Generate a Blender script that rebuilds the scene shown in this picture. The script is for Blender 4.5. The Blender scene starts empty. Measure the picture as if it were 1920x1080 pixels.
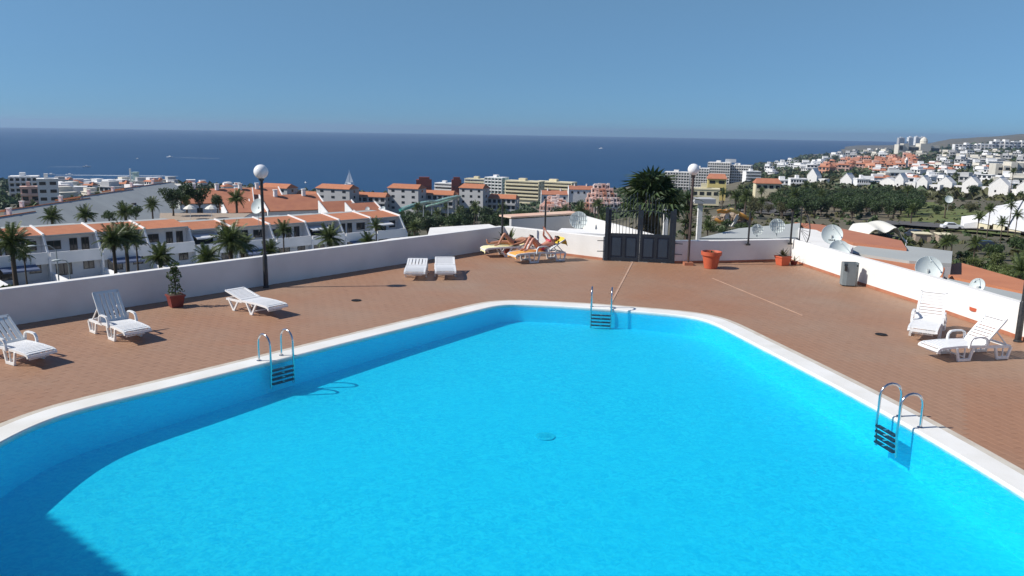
import bpy, bmesh, math, random
from mathutils import Vector, Matrix, noise
R = math.radians
S = bpy.context.scene
COL = S.collection

# ---------------------------------------------------------------- camera
CAM_Z = 4.4
cd = bpy.data.cameras.new('camera')
cam = bpy.data.objects.new('camera', cd)
COL.objects.link(cam)
S.camera = cam
cd.sensor_width = 36.0
cd.lens = 36.0 * 1490 / 1920
cd.clip_start = 0.1
cd.clip_end = 60000
_p, _r = R(11.16), R(0.936)
_f = Vector((0, math.cos(_p), -math.sin(_p)))
_x = Vector((1, 0, 0))
_u = _x.cross(_f)
_x2 = _x * math.cos(_r) + _u * math.sin(_r)
_u2 = -_x * math.sin(_r) + _u * math.cos(_r)
cam.matrix_world = Matrix(((_x2.x, _u2.x, -_f.x, 0), (_x2.y, _u2.y, -_f.y, 0), (_x2.z, _u2.z, -_f.z, CAM_Z), (0, 0, 0, 1)))

# ---------------------------------------------------------------- sky and sun
SUN_EL = R(41.6)
SUN_FROM = Vector((-math.cos(SUN_EL) * .989, -math.cos(SUN_EL) * .148, math.sin(SUN_EL)))   # towards the sun
w = bpy.data.worlds.new('World')
S.world = w
w.use_nodes = True
wn = w.node_tree.nodes
wn.clear()
sky = wn.new('ShaderNodeTexSky')
sky.sky_type = 'NISHITA'
sky.sun_disc = False
sky.sun_elevation = SUN_EL
sky.sun_rotation = math.atan2(SUN_FROM.x, SUN_FROM.y)
sky.altitude = 100
sky.air_density = 0.6
sky.dust_density = 0.0
sky.ozone_density = 4.0
bg = wn.new('ShaderNodeBackground')
bg.inputs['Strength'].default_value = 0.135
wo = wn.new('ShaderNodeOutputWorld')
# colour ramp dims the low sky all round; the upper sky stays brighter as fill
_g = wn.new('ShaderNodeNewGeometry')
_sx = wn.new('ShaderNodeSeparateXYZ')
w.node_tree.links.new(_g.outputs['Incoming'], _sx.inputs[0])
_mr = wn.new('ShaderNodeMapRange')
_mr.inputs['From Min'].default_value = 0.0
_mr.inputs['From Max'].default_value = -0.30
w.node_tree.links.new(_sx.outputs['Z'], _mr.inputs['Value'])
_rp = wn.new('ShaderNodeValToRGB')
for _i, (_e, _c) in enumerate(((0.0, (.228, .375, .54)), (.06, (.258, .405, .555)), (.23, (.39, .52, .585)), (.5, (.61, .725, .69)), (1.0, (1, 1, 1)))):
    _el = _rp.color_ramp.elements[_i] if _i < 2 else _rp.color_ramp.elements.new(_e)
    _el.position = _e
    _el.color = (*_c, 1)
w.node_tree.links.new(_mr.outputs[0], _rp.inputs['Fac'])
_mm = wn.new('ShaderNodeMix')
_mm.data_type = 'RGBA'
_mm.blend_type = 'MULTIPLY'
_mm.inputs['Factor'].default_value = 1.0
w.node_tree.links.new(sky.outputs[0], _mm.inputs['A'])
w.node_tree.links.new(_rp.outputs[0], _mm.inputs['B'])
w.node_tree.links.new(_mm.outputs['Result'], bg.inputs['Color'])
w.node_tree.links.new(bg.outputs[0], wo.inputs['Surface'])
sd = bpy.data.lights.new('sun', 'SUN')
sd.energy = 5.0
sd.angle = R(0.5)
sd.color = (1.0, 0.96, 0.90)
sun = bpy.data.objects.new('sun', sd)
COL.objects.link(sun)
sun.rotation_euler = (-SUN_FROM).to_track_quat('-Z', 'Y').to_euler()
sun.location = SUN_FROM * 60
S.view_settings.view_transform = 'Standard'
S.view_settings.look = 'None'
S.view_settings.exposure = 0.08
S.view_settings.gamma = 1.0
S.view_settings.use_curve_mapping = False
S.cycles.max_bounces = 10
S.cycles.diffuse_bounces = 7
S.cycles.transparent_max_bounces = 16
S.cycles.use_denoising = True

# ---------------------------------------------------------------- materials
def mat(name, base, rough=0.6, base2=None, scale=4.0, amount=1.0, bump=0.0, bscale=40.0, metal=0.0, spec=0.5, island=None, objrand=None, transl=0.0, detail=4.0, dist=0.02):
    m = bpy.data.materials.new(name)
    m.use_nodes = True
    nt = m.node_tree
    N, L = nt.nodes, nt.links
    b = N['Principled BSDF']
    b.inputs['Roughness'].default_value = rough
    b.inputs['Metallic'].default_value = metal
    b.inputs['Specular IOR Level'].default_value = spec
    c4 = lambda c: (c[0], c[1], c[2], 1)
    b.inputs['Base Color'].default_value = c4(base)
    tc = N.new('ShaderNodeTexCoord')
    cur = None
    if base2:
        no = N.new('ShaderNodeTexNoise')
        no.inputs['Scale'].default_value = scale
        no.inputs['Detail'].default_value = detail
        L.new(tc.outputs['Object'], no.inputs['Vector'])
        rp = N.new('ShaderNodeValToRGB')
        rp.color_ramp.elements[0].position = 0.35
        rp.color_ramp.elements[1].position = 0.35 + 0.3 / amount
        rp.color_ramp.elements[0].color = c4(base)
        rp.color_ramp.elements[1].color = c4(base2)
        L.new(no.outputs['Fac'], rp.inputs['Fac'])
        cur = rp.outputs['Color']
    if island is not None or objrand is not None:
        k = island if island is not None else objrand
        ge = N.new('ShaderNodeNewGeometry')
        oi = N.new('ShaderNodeObjectInfo')
        ad = N.new('ShaderNodeMath')
        ad.operation = 'ADD'
        L.new(ge.outputs['Random Per Island'], ad.inputs[0]) if island is not None else None
        L.new(oi.outputs['Random'], ad.inputs[1])
        fr = N.new('ShaderNodeMath')
        fr.operation = 'FRACT'
        L.new(ad.outputs[0], fr.inputs[0])
        mr = N.new('ShaderNodeMapRange')
        mr.inputs['To Min'].default_value = 1 - k
        mr.inputs['To Max'].default_value = 1 + k
        L.new(fr.outputs[0], mr.inputs['Value'])
        hs = N.new('ShaderNodeHueSaturation')
        L.new(mr.outputs[0], hs.inputs['Value'])
        if cur:
            L.new(cur, hs.inputs['Color'])
        else:
            hs.inputs['Color'].default_value = c4(base)
        cur = hs.outputs['Color']
    if cur:
        L.new(cur, b.inputs['Base Color'])
    if bump:
        n2 = N.new('ShaderNodeTexNoise')
        n2.inputs['Scale'].default_value = bscale
        n2.inputs['Detail'].default_value = 3
        L.new(tc.outputs['Object'], n2.inputs['Vector'])
        bp = N.new('ShaderNodeBump')
        bp.inputs['Strength'].default_value = bump
        bp.inputs['Distance'].default_value = dist
        L.new(n2.outputs['Fac'], bp.inputs['Height'])
        L.new(bp.outputs[0], b.inputs['Normal'])
    if transl:
        tr = N.new('ShaderNodeBsdfTranslucent')
        if cur:
            L.new(cur, tr.inputs['Color'])
        else:
            tr.inputs['Color'].default_value = c4(base)
        mx = N.new('ShaderNodeMixShader')
        mx.inputs['Fac'].default_value = transl
        L.new(b.outputs[0], mx.inputs[1])
        L.new(tr.outputs[0], mx.inputs[2])
        L.new(mx.outputs[0], N['Material Output'].inputs['Surface'])
    return m

M = {}
M['white_wall'] = mat('white_wall', (.80, .78, .735), .85, (.69, .665, .62), 1.3, .6, .25, 60)
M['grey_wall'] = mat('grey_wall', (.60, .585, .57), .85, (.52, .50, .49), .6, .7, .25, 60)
M['coping'] = mat('coping', (.80, .79, .75), .6, (.70, .68, .62), 1.3, .8, .15, 50)
M['edge_strip'] = mat('edge_strip', (.58, .54, .46), .8, (.48, .41, .33), 3, .8, .3, 40)
M['grout'] = mat('grout', (.305, .165, .098), .9, (.315, .200, .135), 2, 1, .3, 80)
M['tile'] = mat('tile', (.325, .168, .094), .60, (.322, .215, .145), .30, .75, .12, 30, island=.030)
M['joint'] = mat('joint', (.52, .34, .24), .9, (.42, .26, .18), 4, 1)
M['skirting'] = mat('skirting', (.36, .13, .07), .7, (.42, .18, .10), 3, 1)
M['plastic'] = mat('plastic', (.80, .80, .79), .38, (.74, .735, .71), 5, .6)
M['plastic_grey'] = mat('plastic_grey', (.60, .64, .65), .42, (.70, .72, .72), 4, .6)
M['steel'] = mat('steel', (.62, .62, .62), .18, metal=1.0)
M['tread'] = mat('tread', (.02, .03, .05), .5)
M['black_metal'] = mat('black_metal', (.018, .020, .022), .45, (.04, .04, .04), 12, 1, .1, 80)
M['rusty_pole'] = mat('rusty_pole', (.09, .055, .045), .6, (.05, .04, .04), 6, 1, .1, 60)
M['globe'] = mat('globe', (.82, .82, .81), .22, spec=.5)
M['gate'] = mat('gate', (.015, .024, .034), .5, (.02, .03, .042), 3, .8, .08, 60)
M['gate_panel'] = mat('gate_panel', (.028, .046, .068), .5, (.034, .054, .078), 3, .8, .08, 60)
M['bin_grey'] = mat('bin_grey', (.21, .245, .25), .5, (.18, .21, .215), 5, .8, .05, 90)
M['terracotta'] = mat('terracotta', (.55, .115, .050), .6, (.48, .10, .045), 6, .8, .1, 50)
M['terracotta_dark'] = mat('terracotta_dark', (.22, .045, .035), .6, (.17, .035, .03), 6, .8, .1, 50)
M['soil'] = mat('soil', (.05, .035, .025), .95, (.09, .06, .04), 30, 1, .4, 60)
M['dish'] = mat('dish', (.60, .65, .625), .6, (.55, .60, .575), 2, .8)
M['dish_back'] = mat('dish_back', (.40, .42, .41), .6)
M['red_cap'] = mat('red_cap', (.35, .03, .03), .5)
M['drain'] = mat('drain', (.015, .013, .012), .6)
M['leaf'] = mat('leaf', (.050, .085, .022), .55, island=.45, transl=.25)
M['leaf_dark'] = mat('leaf_dark', (.043, .072, .023), .6, island=.5, transl=.18)
M['leaf_olive'] = mat('leaf_olive', (.085, .085, .032), .6, island=.45, transl=.2)
M['leaf_dry'] = mat('leaf_dry', (.10, .080, .042), .8, island=.4, transl=.15)
M['leaf_light'] = mat('leaf_light', (.11, .14, .035), .55, island=.35, transl=.25)
M['palm_leaf'] = mat('palm_leaf', (.092, .125, .036), .5, island=.4, transl=.25)
M['palm_trunk'] = mat('palm_trunk', (.13, .095, .065), .9, (.07, .05, .035), 6, 1, .6, 14)
M['bark'] = mat('bark', (.10, .075, .055), .9, (.06, .045, .035), 8, 1, .5, 20)
M['roof_orange'] = mat('roof_orange', (.50, .195, .095), .85, (.42, .155, .075), .8, .8, .5, 5, objrand=.07)
M['roof_red'] = mat('roof_red', (.46, .185, .100), .85, (.38, .145, .085), .6, .8, .5, 5, objrand=.1)
M['roof_grey'] = mat('roof_grey', (.40, .42, .40), .85, (.34, .355, .345), .35, .7, .2, 3, objrand=.06)
M['render_white'] = mat('render_white', (.80, .79, .77), .85, (.72, .71, .68), .5, .7, objrand=.04)
M['render_shadow'] = mat('render_cool', (.66, .66, .65), .85, (.58, .58, .57), .5, .7, objrand=.03)  # darker copy of render_white, with the facade shade put into its colour
M['render_cream'] = mat('render_cream', (.72, .65, .44), .85, (.64, .56, .38), .3, .7, objrand=.05)
M['render_sand'] = mat('render_sand', (.66, .62, .53), .85, (.58, .54, .46), .3, .7, objrand=.08)
M['render_yellow'] = mat('render_yellow', (.72, .58, .22), .85, (.66, .52, .20), .3, .7)
M['render_pink'] = mat('render_pink', (.66, .45, .37), .85, (.60, .38, .31), .4, .7, objrand=.08)
M['render_salmon'] = mat('render_salmon', (.56, .26, .16), .85, (.60, .34, .24), .4, .7, objrand=.18)
M['render_red'] = mat('render_red', (.23, .045, .025), .8, (.19, .035, .02), .2, .7)
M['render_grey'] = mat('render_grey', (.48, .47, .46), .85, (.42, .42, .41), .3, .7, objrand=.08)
M['tan_gravel'] = mat('tan_gravel', (.40, .32, .24), .95, (.33, .26, .2), 3, 1)
M['glass_dark'] = mat('glass_dark', (.025, .030, .036), .12, spec=.6)
M['frame_brown'] = mat('frame_brown', (.06, .045, .04), .6)
M['frame_white'] = mat('frame_white', (.7, .7, .68), .6)
M['awning_blue'] = mat('awning_blue', (.09, .12, .20), .8)
M['awning_white'] = mat('awning_white', (.70, .71, .72), .8, transl=.15)
M['canopy'] = mat('canopy', (.80, .78, .70), .8, (.74, .72, .64), .4, .7, transl=.15)
M['dark_metal_roof'] = mat('dark_roof', (.06, .055, .055), .8, (.09, .08, .08), .5, .8)
M['slide_green'] = mat('slide_green', (.16, .55, .46), .4)
M['slide_pale'] = mat('slide_pale', (.55, .70, .62), .4)
M['orange_paint'] = mat('orange_paint', (.70, .34, .07), .5)
M['rock'] = mat('rock', (.42, .33, .24), .95, (.26, .20, .15), 1.2, 1, .8, 2)
M['asphalt'] = mat('asphalt', (.09, .085, .08), .95, (.12, .11, .10), .2, .7)
M['grass'] = mat('grass', (.10, .135, .030), .95, (.15, .145, .045), .12, .7)
M['car_white'] = mat('car_white', (.75, .75, .75), .25)
M['car_dark'] = mat('car_dark', (.03, .035, .045), .25)
M['tyre'] = mat('tyre', (.02, .02, .02), .8)
M['skin'] = mat('skin', (.46, .21, .12), .5, (.52, .25, .15), 8, .7)
M['skin_pink'] = mat('skin_pink', (.50, .21, .14), .5, (.56, .26, .18), 8, .7)
M['hair'] = mat('hair', (.018, .012, .010), .55)
M['swim_dark'] = mat('swim_dark', (.02, .025, .03), .7)
M['swim_red'] = mat('swim_red', (.60, .06, .10), .7)
M['towel_yellow'] = mat('towel_yellow', (.80, .48, .04), .9, (.85, .62, .12), 5, 1, .3, 60)
M['towel_pale'] = mat('towel_pale', (.78, .68, .28), .9, (.80, .76, .52), 4, 1, .3, 60)
M['towel_orange'] = mat('towel_orange', (.72, .25, .06), .9, (.80, .45, .10), 4, 1, .3, 60)
M['sail'] = mat('sail', (.62, .66, .70), .8)
M['foam'] = mat('foam', (.50, .56, .62), .9)

# ---------------------------------------------------------------- mesh helpers
class MB:
    def __init__(s):
        s.v, s.f = [], []
    def add(s, vs, fs):
        o = len(s.v)
        s.v += [tuple(p) for p in vs]
        s.f += [tuple(i + o for i in f) for f in fs]
        return s
    def box(s, cx, cy, cz, sx, sy, sz, rz=0.0):
        c, n = math.cos(rz), math.sin(rz)
        vs = []
        for dz in (-.5, .5):
            for dx, dy in ((-.5, -.5), (.5, -.5), (.5, .5), (-.5, .5)):
                x, y = dx * sx, dy * sy
                vs.append((cx + x * c - y * n, cy + x * n + y * c, cz + dz * sz))
        return s.add(vs, [(0, 3, 2, 1), (4, 5, 6, 7), (0, 1, 5, 4), (1, 2, 6, 5), (2, 3, 7, 6), (3, 0, 4, 7)])
    def slab(s, x0, x1, y0, y1, z0, z1):
        return s.box((x0 + x1) / 2, (y0 + y1) / 2, (z0 + z1) / 2, x1 - x0, y1 - y0, z1 - z0)
    def prism(s, poly, z0, z1):
        n = len(poly)
        vs = [(p[0], p[1], z0) for p in poly] + [(p[0], p[1], z1) for p in poly]
        fs = [tuple(reversed(range(n))), tuple(range(n, 2 * n))] + [(i, (i + 1) % n, n + (i + 1) % n, n + i) for i in range(n)]
        return s.add(vs, fs)
    def hexa(s, a, b):          # two quads (4 points each), a below / in front of b
        return s.add(list(a) + list(b), [(0, 3, 2, 1), (4, 5, 6, 7), (0, 1, 5, 4), (1, 2, 6, 5), (2, 3, 7, 6), (3, 0, 4, 7)])
    def beam(s, p, q, wd, ht=None, up=(0, 0, 1)):
        ht = ht or wd
        p, q = Vector(p), Vector(q)
        d = (q - p).normalized()
        u = Vector(up)
        if abs(d.dot(u)) > .98:
            u = Vector((0, 1, 0))
        r = d.cross(u).normalized()
        u = r.cross(d).normalized()
        a = [p + r * wd * i + u * ht * j for i, j in ((-.5, -.5), (.5, -.5), (.5, .5), (-.5, .5))]
        return s.hexa(a, [x + (q - p) for x in a])
    def tube(s, path, r, n=8, caps=True):
        pts = [Vector(p) for p in path]
        rs = r if isinstance(r, (list, tuple)) else [r] * len(pts)
        o = len(s.v)
        prev = None
        for i, p in enumerate(pts):
            d = (pts[min(i + 1, len(pts) - 1)] - pts[max(i - 1, 0)]).normalized()
            if prev is None:
                a = Vector((0, 0, 1)) if abs(d.z) < .9 else Vector((1, 0, 0))
            else:
                a = prev
            u = (a - d * a.dot(d)).normalized()
            prev = u
            v = d.cross(u)
            for k in range(n):
                t = 2 * math.pi * k / n
                s.v.append(tuple(p + (u * math.cos(t) + v * math.sin(t)) * rs[i]))
        for i in range(len(pts) - 1):
            for k in range(n):
                k2 = (k + 1) % n
                s.f.append((o + i * n + k, o + i * n + k2, o + (i + 1) * n + k2, o + (i + 1) * n + k))
        if caps:
            s.f.append(tuple(o + k for k in reversed(range(n))))
            s.f.append(tuple(o + (len(pts) - 1) * n + k for k in range(n)))
        return s
    def lathe(s, prof, n=20, c=(0, 0, 0)):
        o = len(s.v)
        for r, z in prof:
            for k in range(n):
                t = 2 * math.pi * k / n
                s.v.append((c[0] + r * math.cos(t), c[1] + r * math.sin(t), c[2] + z))
        for i in range(len(prof) - 1):
            for k in range(n):
                k2 = (k + 1) % n
                s.f.append((o + i * n + k, o + i * n + k2, o + (i + 1) * n + k2, o + (i + 1) * n + k))
        s.f.append(tuple(o + k for k in reversed(range(n))))
        s.f.append(tuple(o + (len(prof) - 1) * n + k for k in range(n)))
        return s
    def ball(s, c, r, n=20, m=12):
        rx, ry, rz = r if isinstance(r, (list, tuple)) else (r, r, r)
        o = len(s.v)
        for i in range(m + 1):
            a = math.pi * i / m
            for k in range(n):
                t = 2 * math.pi * k / n
                s.v.append((c[0] + rx * math.sin(a) * math.cos(t), c[1] + ry * math.sin(a) * math.sin(t), c[2] - rz * math.cos(a)))
        for i in range(m):
            for k in range(n):
                k2 = (k + 1) % n
                s.f.append((o + i * n + k, o + i * n + k2, o + (i + 1) * n + k2, o + (i + 1) * n + k))
        return s
    def xf(s, mtx):
        s.v = [tuple(mtx @ Vector(p)) for p in s.v]
        return s
    def mesh(s, name, m, smooth=False):
        me = bpy.data.meshes.new(name)
        me.from_pydata(s.v, [], s.f)
        me.materials.append(M[m] if isinstance(m, str) else m)
        if smooth:
            for p in me.polygons:
                p.use_smooth = True
            try:
                me.set_sharp_from_angle(angle=R(40))
            except Exception:
                pass
        me.update()
        return me
    def build(s, name, m, parent=None, smooth=False, **kw):
        return put(name, s.mesh(name, m, smooth), parent, **kw)

CH = {}
def put(name, me, parent=None, loc=None, rz=0.0, **kw):
    o = bpy.data.objects.new(name, me)
    COL.objects.link(o)
    if parent:
        o.parent = parent
        CH.setdefault(parent.name, []).append(o)
    if loc is not None:
        o.location = loc
    if rz:
        o.rotation_euler = (0, 0, rz)
    for k, v in kw.items():
        if v is not None:
            o[k] = v
    return o

def thing(name, label, cat, loc=(0, 0, 0), rz=0.0, group=None):
    o = bpy.data.objects.new(name, None)
    o.empty_display_size = .2
    COL.objects.link(o)
    o.location = loc
    o.rotation_euler = (0, 0, rz)
    o['label'] = label
    o['category'] = cat
    if group:
        o['group'] = group
    return o

def copy_tree(src, loc, rz, label, scale=None, group=None):
    def rec(a, parent):
        c = a.copy()
        COL.objects.link(c)
        if parent:
            c.parent = parent
            CH.setdefault(parent.name, []).append(c)
        for k in CH.get(a.name, [])[:]:
            rec(k, c)
        return c
    r = rec(src, None)
    r.location = loc
    r.rotation_euler = (0, 0, rz)
    r['label'] = label
    if group:
        r['group'] = group
    if scale:
        r.scale = scale if isinstance(scale, tuple) else (scale, scale, scale)
    return r

ORD = ['first', 'second', 'third', 'fourth', 'fifth', 'sixth', 'seventh', 'eighth', 'ninth', 'tenth', 'eleventh', 'twelfth']
#SECTION2
# ---------------------------------------------------------------- terrain and sea
SEA_Z = -75.0
PROF = [  # (sideways / forward ratio, ((forward distance, height), ...))
    (-3.0, ((0, -6), (30, -7), (60, -10.5), (90, -13.8), (150, -17), (250, -24), (400, -33), (600, -42), (800, -52), (1000, -63), (1130, -75), (1200, -80), (1500, -95), (17000, -95))),
    (-0.421, ((0, -6), (30, -7), (60, -10.5), (90, -13.8), (150, -18), (250, -26), (400, -35), (600, -45), (800, -55), (1000, -66), (1100, -75), (1160, -80), (1500, -95), (17000, -95))),
    (-0.175, ((0, -6), (30, -7), (60, -10.5), (90, -13.5), (150, -19), (250, -29), (400, -41), (700, -61), (1000, -74), (1060, -80), (1300, -95), (17000, -95))),
    (0.090, ((0, -6), (40, -7), (90, -12), (150, -18), (250, -27), (400, -38), (700, -56), (1100, -73), (1200, -80), (1400, -95), (17000, -95))),
    (0.223, ((0, -6), (40, -7), (100, -12.5), (250, -21.5), (400, -31), (700, -48), (900, -57), (1400, -72), (1500, -80), (1800, -95), (17000, -95))),
    (0.315, ((0, -6), (40, -7), (100, -12.5), (250, -20), (400, -26), (700, -37), (1000, -46), (1500, -58), (2300, -74), (2450, -80), (3000, -95), (17000, -95))),
    (0.368, ((0, -6), (40, -7), (100, -12.5), (250, -19.5), (400, -24.5), (700, -32), (1000, -40), (1500, -48), (2500, -61), (3600, -74), (3800, -80), (4500, -95), (17000, -95))),
    (0.434, ((0, -6), (40, -7), (100, -12.5), (250, -19.5), (400, -23.5), (700, -29), (1000, -34), (1500, -39), (2500, -45), (4000, -58), (7500, -72), (8000, -80), (9500, -95), (17000, -95))),
    (0.500, ((0, -6), (40, -7), (100, -12.5), (250, -19.5), (400, -23.5), (700, -28), (1000, -31), (1500, -33), (1900, -27), (2500, -40), (4000, -52), (6000, -50), (8000, -62), (12000, -90), (17000, -95))),
    (0.540, ((0, -6), (40, -7), (100, -12.5), (250, -19), (400, -23.5), (700, -28), (1000, -31), (1500, -31), (2000, -26), (2600, -30), (4000, -15), (5500, 2), (7000, -10), (12000, -60), (17000, -95))),
    (0.586, ((0, -6), (40, -7), (100, -12), (250, -18.5), (400, -23), (700, -27.5), (1000, -30), (1500, -30), (2000, -26), (2600, -18), (3500, -6), (5000, 20), (6500, 16), (12000, -60), (17000, -95))),
    (0.633, ((0, -6), (40, -7), (100, -12), (250, -18), (400, -23), (700, -27.5), (1000, -30), (1500, -29), (2000, -24), (2600, -14), (3500, 4), (5000, 40), (6500, 30), (12000, -60), (17000, -95))),
    (3.0, ((0, -6), (40, -7), (100, -12), (250, -17), (400, -20), (700, -22), (1000, -22), (1500, -20), (2000, -12), (2600, 0), (3500, 22), (5000, 50), (6500, 40), (12000, -60), (17000, -95))),
]
def lerp_tab(tab, x):
    if x <= tab[0][0]:
        return tab[0][1]
    for (a, va), (b, vb) in zip(tab, tab[1:]):
        if x <= b:
            return va + (vb - va) * (x - a) / (b - a)
    return tab[-1][1]
def ground(x, y):
    y = max(y, .5)
    t = max(-3.0, min(3.0, x / y))
    for (a, pa), (b, pb) in zip(PROF, PROF[1:]):
        if t <= b:
            k = (t - a) / (b - a)
            k = k * k * (3 - 2 * k)
            return lerp_tab(pa, y) * (1 - k) + lerp_tab(pb, y) * k
    return lerp_tab(PROF[-1][1], y)

tb = MB()
ys = [1, 10, 20, 30] + [30 * 1.045 ** i for i in range(1, 146)]
ts = [-3, -2, -1.4, -1.1] + [-.9 + 1.8 * i / 110 for i in range(111)] + [1.1, 1.4, 2, 3]
for y in ys:
    for t in ts:
        x = t * y
        n = noise.noise(Vector((x / 60, y / 60, 0))) * min(1.2, y / 300) + noise.noise(Vector((x / 600, y / 600, 3))) * min(6, y / 900)
        tb.v.append((x, y, ground(x, y) + n * .8))
nt_ = len(ts)
for i in range(len(ys) - 1):
    for j in range(nt_ - 1):
        a = i * nt_ + j
        tb.f.append((a, a + 1, a + nt_ + 1, a + nt_))
tb.slab(-90, 90, -70, 1.0, -9, -6)
M['land'] = mat('land', (.085, .080, .045), .95, (.19, .155, .105), .012, .8, .5, .3)
tb.build('terrain', 'land', smooth=True, kind='structure')

def sea_material():
    m = bpy.data.materials.new('sea_water')
    m.use_nodes = True
    N, L = m.node_tree.nodes, m.node_tree.links
    b = N['Principled BSDF']
    b.inputs['Roughness'].default_value = .42
    b.inputs['Specular IOR Level'].default_value = .12
    tc = N.new('ShaderNodeTexCoord')
    mp = N.new('ShaderNodeMapping')
    mp.inputs['Scale'].default_value = (.0005, .0022, 1)
    no = N.new('ShaderNodeTexNoise')
    no.inputs['Scale'].default_value = 1.0
    no.inputs['Detail'].default_value = 6
    L.new(tc.outputs['Object'], mp.inputs['Vector'])
    L.new(mp.outputs[0], no.inputs['Vector'])
    rp = N.new('ShaderNodeValToRGB')
    rp.color_ramp.elements[0].position = .3
    rp.color_ramp.elements[0].color = (.007, .043, .110, 1)
    rp.color_ramp.elements[1].position = .7
    rp.color_ramp.elements[1].color = (.011, .057, .135, 1)
    L.new(no.outputs['Fac'], rp.inputs['Fac'])
    L.new(rp.outputs[0], b.inputs['Base Color'])
    n2 = N.new('ShaderNodeTexNoise')
    n2.inputs['Scale'].default_value = .15
    n2.inputs['Detail'].default_value = 5
    L.new(tc.outputs['Object'], n2.inputs['Vector'])
    bp = N.new('ShaderNodeBump')
    bp.inputs['Strength'].default_value = .5
    bp.inputs['Distance'].default_value = 1.0
    L.new(n2.outputs['Fac'], bp.inputs['Height'])
    L.new(bp.outputs[0], b.inputs['Normal'])
    return m
M['sea'] = sea_material()
sb = MB()
rad = [50, 400, 800, 1200, 1800, 2600, 4000, 6000, 9000, 13000, 17000]
for rr in rad:
    for k in range(180):
        a = 2 * math.pi * k / 180
        sb.v.append((rr * math.cos(a), rr * math.sin(a), SEA_Z))
for i in range(len(rad) - 1):
    for k in range(180):
        k2 = (k + 1) % 180
        sb.f.append((i * 180 + k, (i + 1) * 180 + k, (i + 1) * 180 + k2, i * 180 + k2))
sb.f.append(tuple(range(180)))
sb.build('sea', 'sea', kind='structure')

# ---------------------------------------------------------------- pool
RIM = [(-6.2, 3.6), (-6.9, 4.3), (-7.12, 5.5), (-7.14, 8), (-7.13, 9.8), (-7.06, 10.9), (-6.86, 11.55), (-6.53, 12.07), (-5.91, 12.83), (-5.1, 13.86), (-4.24, 14.97), (-2.9, 16.7), (-1.04, 19.03), (-.72, 19.43), (-.45, 19.75), (-.12, 19.98), (.4, 20.03), (2.02, 19.76), (3.21, 19.4), (4.2, 19.05), (4.6, 18.72), (4.8, 18.3), (4.95, 17.7), (5.2, 16.55), (5.57, 14.85), (5.92, 13.16), (6.17, 11.73), (6.34, 10.52), (6.47, 9.29), (6.6, 7.5), (6.65, 5), (6.4, 4.1), (5.6, 3.6)]
def catmull(P, n=5):
    out = []
    k = len(P)
    for i in range(k):
        p0, p1, p2, p3 = (Vector((*P[(i + j) % k], 0)) for j in (-1, 0, 1, 2))
        # centripetal spacing keeps uneven control points smooth
        t0 = 0.0
        t1 = t0 + max((p1 - p0).length, 1e-6) ** .5
        t2 = t1 + max((p2 - p1).length, 1e-6) ** .5
        t3 = t2 + max((p3 - p2).length, 1e-6) ** .5
        for q in range(n):
            t = t1 + (t2 - t1) * q / n
            a1 = p0 * ((t1 - t) / (t1 - t0)) + p1 * ((t - t0) / (t1 - t0))
            a2 = p1 * ((t2 - t) / (t2 - t1)) + p2 * ((t - t1) / (t2 - t1))
            a3 = p2 * ((t3 - t) / (t3 - t2)) + p3 * ((t - t2) / (t3 - t2))
            b1 = a1 * ((t2 - t) / (t2 - t0)) + a2 * ((t - t0) / (t2 - t0))
            b2 = a2 * ((t3 - t) / (t3 - t1)) + a3 * ((t - t1) / (t3 - t1))
            c = b1 * ((t2 - t) / (t2 - t1)) + b2 * ((t - t1) / (t2 - t1))
            out.append((c.x, c.y))
    return out
RIMC = catmull(RIM)
for _ in range(3):
    k_ = len(RIMC)
    RIMC = [((RIMC[i - 1][0] + 2 * RIMC[i][0] + RIMC[(i + 1) % k_][0]) / 4, (RIMC[i - 1][1] + 2 * RIMC[i][1] + RIMC[(i + 1) % k_][1]) / 4) for i in range(k_)]
def offset(P, d):
    out = []
    k = len(P)
    for i in range(k):
        a, b = Vector(P[i - 1]), Vector(P[(i + 1) % k])
        t = (b - a).normalized()
        out.append((P[i][0] - t.y * d, P[i][1] + t.x * d))   # the rim runs clockwise: + is outward
    return out
def ring(name, m, loops, smooth=False, **kw):           # loops: list of (polygon, z)
    b = MB()
    n = len(loops[0][0])
    for P, z in loops:
        b.v += [(p[0], p[1], z) for p in P]
    for i in range(len(loops) - 1):
        for k in range(n):
            k2 = (k + 1) % n
            b.f.append((i * n + k, i * n + k2, (i + 1) * n + k2, (i + 1) * n + k))
    return b.build(name, m, smooth=smooth, **kw)
DEPTH = ((3, 1.1), (6, .95), (8, .86), (11, .735), (13, .65), (15, .565), (17, .505), (19.5, .445), (21, .42))
def pool_paint(name, c1, c2):
    return mat(name, c1, .55, c2, .9, .6, .12, 25, objrand=None)
M['pool_blue'] = pool_paint('pool_blue', (.020, .755, .935), (.024, .775, .95))
fl = MB()
nx, ny = 30, 60
for j in range(ny + 1):
    y = 2.8 + 18.2 * j / ny
    for i in range(nx + 1):
        x = -7.9 + 15.4 * i / nx
        fl.v.append((x, y, -lerp_tab(DEPTH, y)))
for j in range(ny):
    for i in range(nx):
        a = j * (nx + 1) + i
        fl.f.append((a, a + 1, a + nx + 2, a + nx + 1))
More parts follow.
